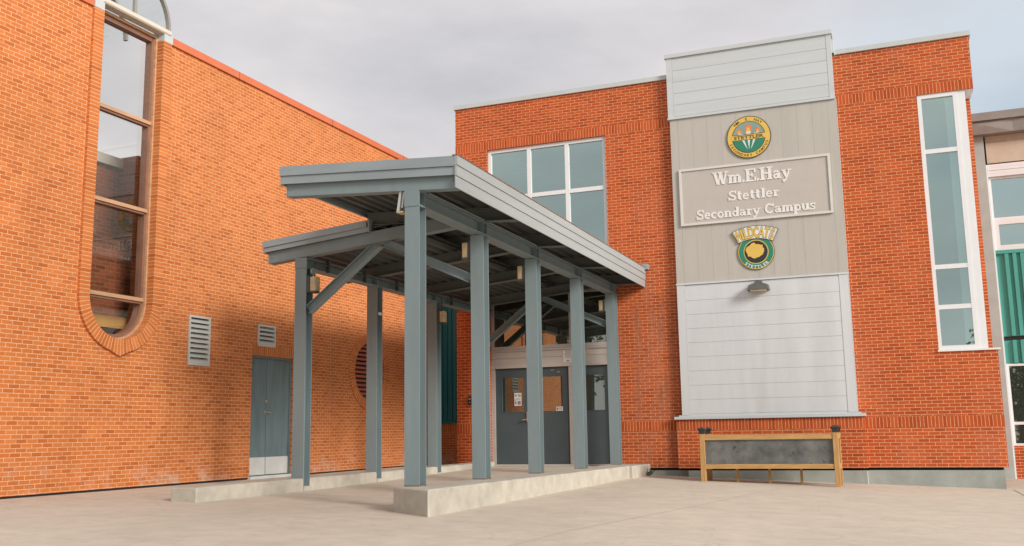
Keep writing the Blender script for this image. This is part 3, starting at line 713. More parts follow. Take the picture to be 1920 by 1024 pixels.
window('square_window', -8.425, -5.64, 3.455, 6.335, YF + 0.05, [-7.435, -6.54], [5.195], 0.075, 'white', 'glass_teal_clear', mull=0.09)
mb = MB(); mb.box(-8.9, -4.6, YF + 0.31, 24.0, 6.36, 6.42); mb.build('room_ceiling', 'panel_grey', T)
for k in range(4):
    mb = MB(); mb.box(-8.9, -4.6, 20.75 + k * 0.8, 20.85 + k * 0.8, 6.24, 6.359); mb.build('ceiling_beam', 'sea', T)
mb = MB(); mb.box(-8.9, -4.6, 24.0, 24.1, 3.2, 6.42); mb.box(-8.95, -8.9, YF + 0.31, 24.1, 3.2, 6.42); mb.box(-4.6, -4.55, YF + 0.31, 24.1, 3.2, 6.42); mb.box(-8.9, -4.6, YF + 0.31, 24.0, 3.2, 3.3); mb.build('room_wall', 'sea', T)
# corner window and its white boxed post
W = window('corner_window', 0.665, 1.375, 1.375, 6.33, YF + 0.02, [], [5.195, 2.94, 2.175], 0.075, 'white', 'glass_teal_clear', mull=0.085)
mb = MB(); mb.box(0.45, 1.37, YF + 0.58, YF + 0.60, 1.3, 6.33); mb.box(0.45, 0.47, YF + 0.31, YF + 0.58, 1.3, 6.33); mb.build('stair_wall', 'sea', T)
mb = MB(); mb.box(1.16, 1.37, YF + 0.115, YF + 0.16, 1.376, 6.33); mb.build('inner_post', 'white', T)
mb = MB(); mb.hexa([(1.375, YF + 0.03, 1.375), (1.52, YF + 0.03, 1.375), (1.52, YF + 0.60, 1.375), (1.375, YF + 0.60, 1.375), (1.375, YF + 0.03, 6.33), (1.52, YF + 0.03, 6.33), (1.52, YF + 0.60, 6.33), (1.375, YF + 0.60, 6.33)])
mb.build('corner_post', 'white', T, W)
mb = MB(); mb.box(0.66, 1.72, YF - 0.03, YF + 0.62, 1.34, 1.374); mb.build('window_sill', 'sign_white', T, W)
mb = MB(); mb.box(0.66, XR - 0.01, YF + 0.02, YF + 0.62, 6.331, 6.339); mb.box(0.4, XR - 0.01, YF + 0.305, YF + 0.615, 6.34, 7.38); mb.build('soffit', 'white', T)
# entrance
YD = YF + 0.06
mb = MB()
mb.box(-8.415, -8.33, YD, YD + 0.12, -0.70, 1.36); mb.box(-6.625, -6.525, YD, YD + 0.12, -0.70, 1.36); mb.box(-5.725, -5.635, YD, YD + 0.12, -0.70, 1.36)
mb.box(-8.415, -5.635, YD - 0.02, YD + 0.12, 1.36, 1.43); mb.box(-8.415, -5.635, YD, YD + 0.12, 1.43, 1.575); mb.box(-8.415, -5.635, YD + 0.002, YD + 0.12, 1.58, 1.72); mb.box(-8.415, -5.635, YD - 0.02, YD + 0.12, 1.722, 1.765)
mb.box(-8.40, -5.64, YD - 0.12, YD + 0.12, -0.74, -0.702)
ent = mb.build('entrance_frame', 'alu', T)
window('transom_window', -8.415, -5.635, 1.77, 3.01, YD - 0.01, [-7.46, -6.55], [], 0.07, 'alu', 'glass_dark', mull=0.075)
def leaf_door(x0, x1, wx0, wx1, lever=None, flip=False):
    mb = MB(); y = YD + 0.03; z0, z1 = -0.695, 1.355
    mb.plate([(x0, z0), (x1, z0), (x1, z1), (x0, z1)], [[(wx0, 0.40), (wx1, 0.40), (wx1, 1.17), (wx0, 1.17)]], lambda a, b: (a, y, b), lambda a, b: (a, y + 0.05, b))
    d = mb.build('entrance_door', 'door', T)
    mb = MB(); f = 0.015
    for q in ((wx0, wx0 + f, 0.40, 1.17), (wx1 - f, wx1, 0.40, 1.17), (wx0 + f, wx1 - f, 0.40, 0.40 + f), (wx0 + f, wx1 - f, 1.17 - f, 1.17)):
        mb.box(q[0], q[1], y - 0.006, y + 0.02, q[2], q[3])
    mb.build('window_bead', 'door', T, d)
    mb = MB(); mb.box(wx0 + 0.002, wx1 - 0.002, y + 0.015, y + 0.03, 0.402, 1.168); mb.build('door_window', 'glass_dark', T, d)
    if lever:
        mb = MB(); mb.bbox(lever - 0.03, lever + 0.05, y - 0.022, y, 0.19, 0.41, 0.006); mb.cyl((lever, y - 0.02, 0.25), (lever, y - 0.06, 0.25), 0.012, 10)
        mb.bar((lever + 0.01, y - 0.06, 0.25), (lever - 0.11, y - 0.06, 0.235), 0.02, 0.022); mb.build('handle', 'chrome', T, d)
    return d
leaf_door(-8.325, -7.475, -8.19, -7.655, lever=-7.58)
d2 = leaf_door(-7.465, -6.63, -7.30, -6.77)
leaf_door(-6.52, -5.73, -6.36, -5.83)
mb = MB(); mb.box(-7.475, -7.465, YD + 0.02, YD + 0.028, -0.69, 1.355); mb.build('meeting_stile', 'alu', T)
mb = MB(); mb.box(-8.41, -5.64, YF + 0.19, YF + 0.25, -0.7, 3.44); mb.build('dark_lobby', 'dark', T)
for x, z_ in ((-7.0, 1.29), (-6.86, 1.245)):
    mb = MB(); mb.box(x - 0.035, x + 0.035, YD + 0.012, YD + 0.03, z_ - 0.008, z_ + 0.008); mb.build('closer_bracket', 'chrome', T, d2)
# little grey flashing box at the canopy end
mb = MB(); mb.box(-4.93, -4.77, YF - 0.12, YF - 0.002, 3.30, 3.41); mb.build('flashing_box', 'fascia', T)

# things fixed to the front
t = Thing('entry_notice', 'white paper notice taped to the metal band above the entrance doors', 'notice', (-6.625, YD - 0.022, 1.40))
mb = MB(); mb.box(-6.735, -6.53, YD - 0.006, YD - 0.003, 1.44, 1.715); mb.build('sheet', 'paper', t)
mb = MB()
for i in range(8):
    w = random.uniform(0.05, 0.085); mb.box(-6.63 - w, -6.63 + w, YD - 0.0075, YD - 0.0065, 1.69 - i * 0.022, 1.697 - i * 0.022)
mb.box(-6.66, -6.60, YD - 0.0075, YD - 0.0065, 1.465, 1.49); mb.build('print', 'ink', t)
def decal(name, label, cat, x0, x1, z0, z1, cells, y):
    t = Thing(name, label, cat, ((x0 + x1) / 2, y, z0)); mb = MB(); mb.box(x0, x1, y, y + 0.003, z0, z1); mb.build('sheet', 'paper', t)
    mb = MB()
    for (a, b, c, d) in cells:
        mb.box(x0 + (x1 - x0) * a, x0 + (x1 - x0) * b, y - 0.0015, y - 0.0005, z0 + (z1 - z0) * c, z0 + (z1 - z0) * d)
    mb.build('print', 'ink', t)
decal('pictogram_sticker', 'tall sticker with small pictograms on the entrance door glass above the lever handle', 'sticker', -7.885, -7.72, 0.545, 0.82,
      [(0.1, 0.3, 0.72, 0.9), (0.5, 0.62, 0.7, 0.92), (0.7, 0.9, 0.7, 0.9), (0.15, 0.85, 0.5, 0.56), (0.08, 0.3, 0.12, 0.34), (0.45, 0.9, 0.08, 0.38), (0.1, 0.3, 0.4, 0.46)], YD + 0.018)
decal('camera_sticker', 'small wide sticker in the lower corner of the darker entrance door glass', 'sticker', -6.93, -6.775, 0.415, 0.505,
      [(0.08, 0.32, 0.25, 0.8), (0.42, 0.92, 0.6, 0.75), (0.42, 0.9, 0.35, 0.45)], YD + 0.018)
t = Thing('intercom', 'small black intercom box on the brick beside the entrance doors', 'intercom', (-8.89, YF, 0.58))
mb = MB(); mb.bbox(-8.94, -8.85, YF - 0.05, YF, 0.59, 0.77, 0.006); mb.build('housing', 'black', t)
mb = MB(); mb.cyl((-8.895, YF - 0.05, 0.64), (-8.895, YF - 0.056, 0.64), 0.014, 12); mb.build('button', 'chrome', t); mb = MB(); mb.box(-8.92, -8.87, YF - 0.053, YF - 0.05, 0.70, 0.74); mb.build('speaker_grille', 'chrome', t)

# round emblem
ey = YS - 0.004
t = Thing('round_emblem', 'round yellow and green school emblem with three torches above the name sign', 'emblem', (-2.555, ey, 5.42))
cx, cz = -2.555, 5.865
mb = MB(); mb.disc(cx, cz, 0.445, ey - 0.012, ey + 0.006, 64); mb.build('backing', 'emb_dark', t)
mb = MB(); mb.disc(cx, cz, 0.428, ey - 0.015, ey - 0.011, 64); mb.build('yellow_ring', 'yellow', t)
mb = MB(); mb.disc(cx, cz, 0.335, ey - 0.018, ey - 0.014, 64); mb.build('inner_outline', 'emb_dark', t)
def seg(mb, r, lo, hi, y0, y1):
    pts = []
    for i in range(97):
        a = 2 * math.pi * i / 96; x, z = r * math.cos(a), r * math.sin(a)
        if lo <= z <= hi: pts.append((x, z))
    import_edges = [(-math.sqrt(max(0, r * r - q * q)), q) for q in (lo, hi) if abs(q) < r] + [(math.sqrt(max(0, r * r - q * q)), q) for q in (lo, hi) if abs(q) < r]
    pts += import_edges; m = (lo + hi) / 2 if abs(lo) < r and abs(hi) < r else (0.15 if hi > 0.2 else -0.15)
    pts.sort(key=lambda p: math.atan2(p[1] - m, p[0])); pts = [(cx + a, cz + b) for a, b in pts]
    mb.plate(pts, [], lambda a, b: (a, y0, b), lambda a, b: (a, y1, b))
mb = MB(); seg(mb, 0.32, 0.062, 1.0, ey - 0.021, ey - 0.017); mb.build('upper_field', 'sea', t)
mb = MB(); seg(mb, 0.32, -1.0, -0.062, ey - 0.021, ey - 0.017); mb.build('lower_field', 'green', t)
mb = MB(); mb.box(cx - 0.345, cx + 0.345, ey - 0.020, ey - 0.016, cz - 0.05, cz + 0.05); mb.build('name_band', 'yellow', t)
for dx, top in ((-0.11, 0.075), (0.0, 0.12), (0.11, 0.075)):
    for (z0, z1, w0, w1, nm) in ((-0.25, -0.062, 0.003, 0.024, 'torch_stem'), (0.062, top, 0.042, 0.052, 'torch')):
        mb = MB(); x0, x1 = (cx + dx * 0.35, cx + dx) if z0 < 0 else (cx + dx * 1.25, cx + dx * 1.6)
        mb.poly([(x0 - w0, ey - 0.0225, cz + z0), (x0 + w0, ey - 0.0225, cz + z0), (x1 + w1, ey - 0.0225, cz + z1), (x1 - w1, ey - 0.0225, cz + z1)])
        mb.build(nm, 'emb_white', t)
mb = MB()
for dx, top, s_ in ((-0.185, 0.075, 0.8), (0.0, 0.12, 1.05), (0.185, 0.075, 0.8)):
    fl = [(-0.05, 0.0), (-0.065, 0.05), (-0.04, 0.085), (-0.03, 0.14), (-0.005, 0.10), (0.012, 0.165), (0.03, 0.09), (0.06, 0.11), (0.062, 0.04), (0.045, 0.0)]
    mb.tess([(cx + dx + a * s_, cz + top + b * s_) for a, b in fl], [], lambda a, b: (a, ey - 0.0235, b))
mb.build('flame', 'orange', t)
mb = MB()
for dx, top, s_ in ((-0.185, 0.075, 0.45), (0.0, 0.12, 0.6), (0.185, 0.075, 0.45)):
    mb.poly([(cx + dx - 0.06 * s_, ey - 0.0245, cz + top), (cx + dx + 0.06 * s_, ey - 0.0245, cz + top), (cx + dx + 0.05 * s_, ey - 0.0245, cz + top + 0.08 * s_), (cx + dx, ey - 0.0245, cz + top + 0.15 * s_), (cx + dx - 0.06 * s_, ey - 0.0245, cz + top + 0.06 * s_)])
mb.build('flame_core', 'yellow', t)
mb = MB()
arc_text(mb, 'WM. E. HAY', cx, cz, 0.353, 0.082, -42, 42, ey - 0.017, 0.002)
arc_text(mb, 'SECONDARY CAMPUS', cx, cz, 0.408, 0.072, 250, 110, ey - 0.017, 0.002, inside=True)
put_text(mb, 'STETTLER', cx, cz - 0.034, 0.098, ey - 0.022, offset=0.003, width=0.60)
mb.build('lettering', 'emb_dark', t)

# name sign with raised slab letters
sy = YS - 0.002
t = Thing('name_sign', 'grey framed sign with raised white letters naming the school, between the two emblems', 'sign', (-2.52, sy, 4.13))
mb = MB(); x0, x1, z0, z1, f = -4.02, -1.01, 4.13, 5.33, 0.045
mb.box(x0 + f, x1 - f, sy - 0.012, sy + 0.006, z0 + f, z1 - f); mb.build('backing', 'sign_grey', t)
mb = MB(); mb.box(x0, x0 + f, sy - 0.035, sy + 0.006, z0, z1); mb.box(x1 - f, x1, sy - 0.035, sy + 0.006, z0, z1); mb.box(x0 + f, x1 - f, sy - 0.035, sy + 0.006, z0, z0 + f); mb.box(x0 + f, x1 - f, sy - 0.035, sy + 0.006, z1 - f, z1)
mb.build('frame', 'sign_frame', t)
# slab-serif alphabet: strokes on a unit grid (x-height 0.66, cap height 1); ('l', pts, w) polyline, ('a', cx, cz, rx, rz, a0, a1, w) arc, ('s', x0, x1, z) slab serif
TH, TN = 0.235, 0.115
G = {
 'W': (1.30, [('l', [(0.13, 1), (0.42, 0)], TH), ('l', [(0.42, 0), (0.64, 1)], TN), ('l', [(0.58, 1), (0.86, 0)], TH), ('l', [(0.86, 0), (1.14, 1)], TN), ('s', -0.04, 0.32, 0.95), ('s', 0.42, 0.80, 0.95), ('s', 0.98, 1.30, 0.95)]),
 'm': (1.12, [('l', [(0.17, 0), (0.17, 0.66)], TH), ('a', 0.39, 0.46, 0.17, 0.15, 0, 160, 0.13), ('l', [(0.55, 0.46), (0.55, 0)], TH), ('a', 0.77, 0.46, 0.17, 0.15, 0, 160, 0.13), ('l', [(0.93, 0.46), (0.93, 0)], TH), ('s', 0.0, 0.34, 0.05), ('s', 0.40, 0.70, 0.05), ('s', 0.78, 1.10, 0.05), ('s', 0.0, 0.16, 0.61)]),
 '.': (0.30, [('a', 0.14, 0.10, 0.05, 0.05, 0, 360, 0.11)]),
 'E': (0.92, [('l', [(0.22, 0), (0.22, 1)], TH), ('s', 0.0, 0.86, 0.05), ('s', 0.0, 0.84, 0.95), ('l', [(0.3, 0.52), (0.56, 0.52)], TN), ('l', [(0.58, 0.36), (0.58, 0.68)], TN), ('l', [(0.83, 0.02), (0.83, 0.34)], TN), ('l', [(0.81, 0.68), (0.81, 0.98)], TN)]),
 'H': (1.08, [('l', [(0.22, 0), (0.22, 1)], TH), ('l', [(0.82, 0), (0.82, 1)], TH), ('l', [(0.3, 0.52), (0.74, 0.52)], TN), ('s', 0.0, 0.44, 0.05), ('s', 0.60, 1.04, 0.05), ('s', 0.0, 0.44, 0.95), ('s', 0.60, 1.04, 0.95)]),
 'a': (0.72, [('l', [(0.46, 0.45), (0.46, 0.04)], TH), ('a', 0.28, 0.46, 0.20, 0.14, 10, 170, 0.12), ('a', 0.24, 0.20, 0.15, 0.13, 60, 330, 0.12), ('l', [(0.24, 0.36), (0.44, 0.40)], TN), ('s', 0.46, 0.68, 0.05)]),
 'y': (0.80, [('l', [(0.14, 0.66), (0.40, 0.06)], TH), ('l', [(0.66, 0.66), (0.38, 0.0), (0.24, -0.22)], TN), ('a', 0.17, -0.20, 0.06, 0.05, 0, 360, 0.11), ('s', 0.0, 0.32, 0.61), ('s', 0.50, 0.80, 0.61)]),
 'S': (0.80, [('a', 0.38, 0.73, 0.25, 0.21, 40, 240, 0.15), ('a', 0.38, 0.27, 0.27, 0.21, -140, 60, 0.15), ('l', [(0.24, 0.57), (0.54, 0.43)], TH), ('l', [(0.68, 0.68), (0.68, 1.0)], TN), ('l', [(0.07, 0.0), (0.07, 0.32)], TN)]),
 't': (0.52, [('l', [(0.22, 0.10), (0.22, 0.88)], TH), ('s', 0.0, 0.46, 0.61), ('a', 0.34, 0.14, 0.12, 0.09, 180, 340, 0.11)]),
 'e': (0.68, [('a', 0.33, 0.33, 0.23, 0.27, 0, 320, 0.15), ('l', [(0.14, 0.35), (0.58, 0.35)], TN)]),
 'l': (0.44, [('l', [(0.22, 0), (0.22, 1)], TH), ('s', 0.0, 0.42, 0.05), ('s', 0.0, 0.20, 0.95)]),
 'r': (0.60, [('l', [(0.20, 0), (0.20, 0.66)], TH), ('a', 0.40, 0.44, 0.13, 0.14, 60, 170, 0.13), ('a', 0.50, 0.52, 0.04, 0.04, 0, 360, 0.1), ('s', 0.0, 0.42, 0.05), ('s', 0.0, 0.2, 0.61)]),
 'c': (0.66, [('a', 0.34, 0.33, 0.24, 0.27, 40, 320, 0.16), ('a', 0.52, 0.50, 0.04, 0.04, 0, 360, 0.1)]),
 'o': (0.70, [('a', 0.34, 0.33, 0.25, 0.27, 0, 360, 0.16)]),
 'n': (0.80, [('l', [(0.19, 0), (0.19, 0.66)], TH), ('a', 0.42, 0.45, 0.19, 0.15, 0, 160, 0.13), ('l', [(0.60, 0.46), (0.60, 0)], TH), ('s', 0.0, 0.36, 0.05), ('s', 0.44, 0.78, 0.05), ('s', 0.0, 0.18, 0.61)]),
 'd': (0.76, [('l', [(0.56, 0), (0.56, 1)], TH), ('a', 0.32, 0.31, 0.21, 0.25, 30, 330, 0.14), ('s', 0.56, 0.74, 0.05), ('s', 0.38, 0.56, 0.95)]),
 'C': (0.96, [('a', 0.46, 0.5, 0.36, 0.43, 40, 320, 0.18), ('l', [(0.82, 0.66), (0.82, 1.0)], TN)]),
 'p': (0.76, [('l', [(0.20, -0.30), (0.20, 0.66)], TH), ('a', 0.44, 0.33, 0.20, 0.26, -150, 150, 0.15), ('s', 0.0, 0.42, -0.28), ('s', 0.0, 0.2, 0.61)]),
 'u': (0.80, [('l', [(0.20, 0.20), (0.20, 0.66)], TH), ('a', 0.38, 0.20, 0.18, 0.15, 180, 350, 0.13), ('l', [(0.60, 0), (0.60, 0.66)], TH), ('s', 0.02, 0.2, 0.61), ('s', 0.42, 0.6, 0.61), ('s', 0.6, 0.78, 0.05)]),
 's': (0.60, [('a', 0.29, 0.49, 0.18, 0.12, 30, 230, 0.12), ('a', 0.29, 0.17, 0.19, 0.13, -150, 50, 0.12), ('l', [(0.18, 0.40), (0.42, 0.26)], 0.14), ('l', [(0.50, 0.46), (0.50, 0.66)], TN), ('l', [(0.06, 0.0), (0.06, 0.2)], TN)]),
 ' ': (0.42, [])}
def slab_word(mb, word, cx, base, cap, width, y0):
    tot = sum(G[c][0] for c in word); sx = width / (tot * cap); x = cx - width / 2
    for ch in word:
        w, st = G[ch]; off = 0
        for k in st:
            y = y0 - 0.0006 * off; off += 1
            def quad(a, b, c, e):
                fr = [(x + p[0] * cap * sx, base + p[1] * cap) for p in (a, b, c, e)]
                mb.hexa([(fr[0][0], y, fr[0][1]), (fr[1][0], y, fr[1][1]), (fr[1][0], y0 + 0.012, fr[1][1]), (fr[0][0], y0 + 0.012, fr[0][1]),
                         (fr[3][0], y, fr[3][1]), (fr[2][0], y, fr[2][1]), (fr[2][0], y0 + 0.012, fr[2][1]), (fr[3][0], y0 + 0.012, fr[3][1])])
            if k[0] == 's': quad((k[1], k[3] - 0.05), (k[2], k[3] - 0.05), (k[2], k[3] + 0.05), (k[1], k[3] + 0.05))
            elif k[0] == 'l':
                for p, q in zip(k[1][:-1], k[1][1:]):
                    dx, dz = q[0] - p[0], q[1] - p[1]; L = math.hypot(dx, dz); h = k[2] / 2
                    nx, nz = (h, 0) if abs(dz) > abs(dx) * 1.2 else (0, h)
                    quad((p[0] - nx, p[1] - nz), (p[0] + nx, p[1] + nz), (q[0] + nx, q[1] + nz), (q[0] - nx, q[1] - nz))
                    y -= 0.0006; off += 1
            else:
                _, ax, az, rx, rz, a0, a1, wd = k; n = max(4, int(abs(a1 - a0) / 24))
                for i in range(n):
                    A = R(a0 + (a1 - a0) * i / n); B = R(a0 + (a1 - a0) * (i + 1) / n); h = wd / 2
                    P = lambda t, s: (ax + math.cos(t) * (rx + s), az + math.sin(t) * (rz + s))
                    quad(P(A, -h), P(A, h), P(B, h), P(B, -h))
        x += w * cap * sx
for word, cxx, base, cap, wd in (('Wm.E.Hay', -2.54, 4.93, 0.265, 1.56), ('Stettler', -2.52, 4.57, 0.20, 1.02), ('Secondary Campus', -2.515, 4.235, 0.20, 2.36)):
    mb = MB(); slab_word(mb, word, cxx, base, cap, wd, sy - 0.022); mb.build('raised_lettering', 'sign_white', t)

# team emblem
t = Thing('team_emblem', 'green and yellow ring emblem under arched yellow WILDCATS lettering, above the wall lamp', 'emblem', (-2.535, ey, 3.11))
cx, cz = -2.535, 3.475
for nm, r, y0, mt in (('backing', 0.362, 0.012, 'emb_dark'), ('outer_rim', 0.352, 0.014, 'yellow'), ('green_ring', 0.338, 0.016, 'green'), ('inner_rim', 0.245, 0.018, 'yellow'), ('black_field', 0.228, 0.020, 'emb_black')):
    mb = MB(); mb.disc(cx, cz, r, ey - y0, ey - y0 + 0.005 if r < 0.36 else ey + 0.006, 56); mb.build(nm, mt, t)
rg = random.Random(4); blob = [(cx - 0.01 + math.cos(2 * math.pi * k / 26) * 0.185 * (1 + rg.uniform(-0.16, 0.12)), cz + 0.025 + math.sin(2 * math.pi * k / 26) * 0.15 * (1 + rg.uniform(-0.18, 0.14))) for k in range(26)]
mb = MB(); mb.tess(blob, [], lambda a, b: (a, ey - 0.0225, b)); mb.build('yellow_patch', 'yellow', t)
mb = MB(); arc_text(mb, 'STETTLER', cx, cz, 0.335, 0.088, 222, 138, ey - 0.0175, 0.003, inside=True); mb.build('small_lettering', 'emb_white', t)
Rw = 1.05; zc3 = 4.015 - Rw
def word_band(r0, r1, half, y, mat, name, n=32):
    mb = MB(); P = lambda t_, r: (cx + math.sin(R(t_)) * r, y, zc3 + math.cos(R(t_)) * r)
    for i in range(n):
        a = -half + 2 * half * i / n; b = -half + 2 * half * (i + 1) / n
        mb.poly([P(a, r0), P(b, r0), P(b, r1), P(a, r1)])
        for r in (r0, r1): mb.poly([P(a, r), P(b, r), (P(b, r)[0], ey + 0.006, P(b, r)[2]), (P(a, r)[0], ey + 0.006, P(a, r)[2])])
    mb.build(name, mat, t)
word_band(Rw - 0.275, Rw, 26.0, ey - 0.025, 'emb_dark', 'word_outline')
word_band(Rw - 0.263, Rw - 0.012, 25.3, ey - 0.0262, 'emb_white', 'word_field')
L = ((-21.6, 'W', 0.52), (-16.2, 'I', 0.9), (-11.6, 'L', 0.66), (-5.3, 'D', 0.60), (1.4, 'C', 0.54), (8.0, 'A', 0.56), (14.6, 'T', 0.60), (21.2, 'S', 0.62))
for off, y, mt, nm in ((0.016, ey - 0.0272, 'emb_dark', 'letter_outline'), (0.006, ey - 0.0284, 'yellow', 'word_lettering')):  # dark printed outline behind the yellow letters
    mb = MB()
    for k, (a, ch, sx_) in enumerate(L): arc_text(mb, ch + ' ', cx, zc3, Rw - 0.238, 0.295, a, a + 5, y - k * 0.0001, off, sx=sx_ * 0.92)
    mb.build(nm, mt, t)

# wall lamp on the siding
t = Thing('wall_lamp', 'dark grey shielded flood lamp on white siding below the team emblem', 'lamp', (-2.52, YS, 2.66))
mb = MB(); y0, y1 = YS - 0.24, YS - 0.006
fr = [(-2.735, 2.685), (-2.305, 2.685), (-2.325, 2.79), (-2.385, 2.815), (-2.43, 2.825), (-2.455, 2.875), (-2.585, 2.875), (-2.61, 2.825), (-2.655, 2.815), (-2.715, 2.79)]
bk = [(x * 1.0, z) for x, z in fr]
mb.plate(fr, [], lambda a, b: (a + ((-2.52) - a) * 0.06, y0 + max(0, (b - 2.70)) * 0.9, b), lambda a, b: (a, y1, b))
mb.build('hood', 'lamp_grey', t)
mb = MB(); mb.hexa([(-2.66, y0 + 0.02, 2.662), (-2.38, y0 + 0.02, 2.662), (-2.38, y1 - 0.03, 2.662), (-2.66, y1 - 0.03, 2.662), (-2.68, y0 + 0.012, 2.684), (-2.36, y0 + 0.012, 2.684), (-2.36, y1 - 0.02, 2.684), (-2.68, y1 - 0.02, 2.684)])
mb.build('lens', 'lens', t)

# ---------------------------------------------------------------- entrance canopy
T = Thing('entrance_canopy', 'blue grey steel entrance canopy with two tier metal roof on eight columns', 'canopy', (-7.0, 15.0, -0.72))
YC = [10.63, 12.63, 14.82, 17.16, 19.50]
def rz(x): return 2.94 - 0.0605 * (x + 4.85)      # underside of the upper rafters
def lz(x): return 2.63 + 0.0915 * (x + 9.03)      # underside of the lower rafters
CD = 0.19
def column(x0, x1, y0, z0, z1, base=True):
    mb = MB(); t = 0.014; y1 = y0 + CD
    mb.box(x0, x1, y0, y0 + t, z0, z1); mb.box(x0, x1, y1 - t, y1, z0, z1); mb.box((x0 + x1) / 2 - 0.006, (x0 + x1) / 2 + 0.006, y0 + t, y1 - t, z0, z1)
    return mb
def ktop(y): return -0.62 - 0.0085 * (y - 10.0)
cols = []
for i, y in enumerate(YC):
    z1 = 2.80
    mb = column(-5.60, -5.40, y, ktop(y) - 0.02, 2.775); c = mb.build('column', 'steel', T); cols.append(c)
    if i == 0:
        mb = MB(); mb.box(-5.605, -5.40, y - 0.006, y + 0.014, 2.785, rz(-5.6) - 0.002)
        mb.box(-5.605, -5.395, y - 0.007, y + CD, 2.776, 2.784); mb.build('head_plate', 'steel', T, c)
    for yy in (y + 0.02, y + CD - 0.03):
        for xa_, xb_ in ((-5.594, -5.506), (-5.494, -5.406)):
            mb = MB(); mb.box(xa_, xb_, yy, yy + 0.01, 2.793, 2.965); mb.build('beam_stiffener', 'steel', T, c)
for i in (1, 2, 3):
    y = YC[i]
    mb = column(-8.54, -8.34, y, -0.75, 2.515)
    c = mb.build('column', 'steel', T)
    
    mb = MB(); mb.box(-8.545, -8.335, y - 0.006, y + 0.012, 2.525, lz(-8.5) - 0.0)
    mb.box(-8.545, -8.335, y - 0.007, y + CD, 2.516, 2.524); mb.build('head_plate', 'steel', T, c)
mb = column(-8.54, -8.34, YC[4], -0.66, 2.515); mb.build('column', 'steel', T)
# longitudinal beams
mb = MB(); mb.ibeam((-5.5, YC[0] + 0.016, 2.88), (-5.5, 19.99, 2.88), 0.2, 0.19); mb.build('long_beam', 'steel', T)
mb = MB(); mb.ibeam((-8.44, YC[1] + 0.014, 2.60), (-8.44, 19.99, 2.60), 0.2, 0.15); mb.build('long_beam', 'steel', T)
# rafters
def rafter(f, xa, xb, y, depth, w, front=False, t=0.012, name='rafter', mat='steel'):
    mb = MB(); za, zb = f(xa), f(xb)
    if front:
        mb.slab(xa, xb, y - 0.004, y + 0.010, za, zb, depth)
        mb.slab(xa, xb, y + 0.010, y + w, za, zb, t); mb.slab(xa, xb, y + 0.010, y + w, za + depth - t, zb + depth - t, t)
    else:
        yc = y + w / 2
        mb.slab(xa, xb, y, y + w, za, zb, t); mb.slab(xa, xb, y, y + w, za + depth - t, zb + depth - t, t)
        mb.slab(xa, xb, yc - 0.005, yc + 0.005, za + t, zb + t, depth - 2 * t)
    return mb.build(name, mat, T)
rafter(rz, -7.33, -4.90, YC[0], 0.19, 0.15, front=True)
for i, y in enumerate(YC[1:]):
    rafter(rz, -7.33, -4.90, y + 0.01, 0.19, 0.15, mat='steel_shaded')
    rafter(lz, -9.02, -5.85, y, 0.18, 0.16, front=(i == 0), mat='steel' if i == 0 else 'steel_shaded')
# bolted end plates
mb = MB(); mb.box(-7.345, -7.332, YC[0] - 0.004, YC[0] + 0.16, rz(-7.33), rz(-7.33) + 0.19); mb.cyl((-7.27, YC[0] - 0.004, rz(-7.27) + 0.10), (-7.27, YC[0] - 0.016, rz(-7.27) + 0.10), 0.017, 8)
mb.cyl((-4.94, YC[0] - 0.004, rz(-4.94) + 0.10), (-4.94, YC[0] - 0.016, rz(-4.94) + 0.10), 0.013, 8)
mb.box(-9.035, -9.022, YC[1] - 0.004, YC[1] + 0.17, lz(-9.02), lz(-9.02) + 0.18); mb.cyl((-8.95, YC[1] - 0.004, lz(-8.95) + 0.09), (-8.95, YC[1] - 0.016, lz(-8.95) + 0.09), 0.017, 8)
mb.build('end_plate', 'steel', T)
# corrugated deck
def deck(f, xa, xb, y0, y1, depth, name):
    mb = MB(); x = xa; h = 0.050; p = 0.19; pts = []
    while x < xb:
        for dx, dz in ((0, 0), (0.075, 0), (0.10, h), (0.165, h)):
            if x + dx < xb: pts.append((x + dx, f(x + dx) + depth + dz))
        x += p
    pts.append((xb, f(xb) + depth))
    for a, b in zip(pts[:-1], pts[1:]): mb.poly([(a[0], y0, a[1]), (b[0], y0, b[1]), (b[0], y1, b[1]), (a[0], y1, a[1])])
    mb.slab(xa, xb, y0, y1, f(xa) + depth + h + 0.004, f(xb) + depth + h + 0.004, 0.02)
    return mb.build(name, 'steel_dark', T)
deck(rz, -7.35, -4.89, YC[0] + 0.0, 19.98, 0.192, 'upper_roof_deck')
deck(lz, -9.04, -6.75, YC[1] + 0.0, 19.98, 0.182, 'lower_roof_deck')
# roof skins
def skin(f, xa, xb, y0, y1, off, t, name):
    mb = MB(); mb.slab(xa, xb, y0, y1, f(xa) + off, f(xb) + off, t); return mb.build(name, 'fascia', T)
skin(rz, -7.37, -4.88, YC[0] - 0.05, 19.985, 0.268, 0.113, 'upper_roof')
skin(lz, -9.07, -7.25, YC[1] - 0.05, 19.985, 0.258, 0.068, 'lower_roof')
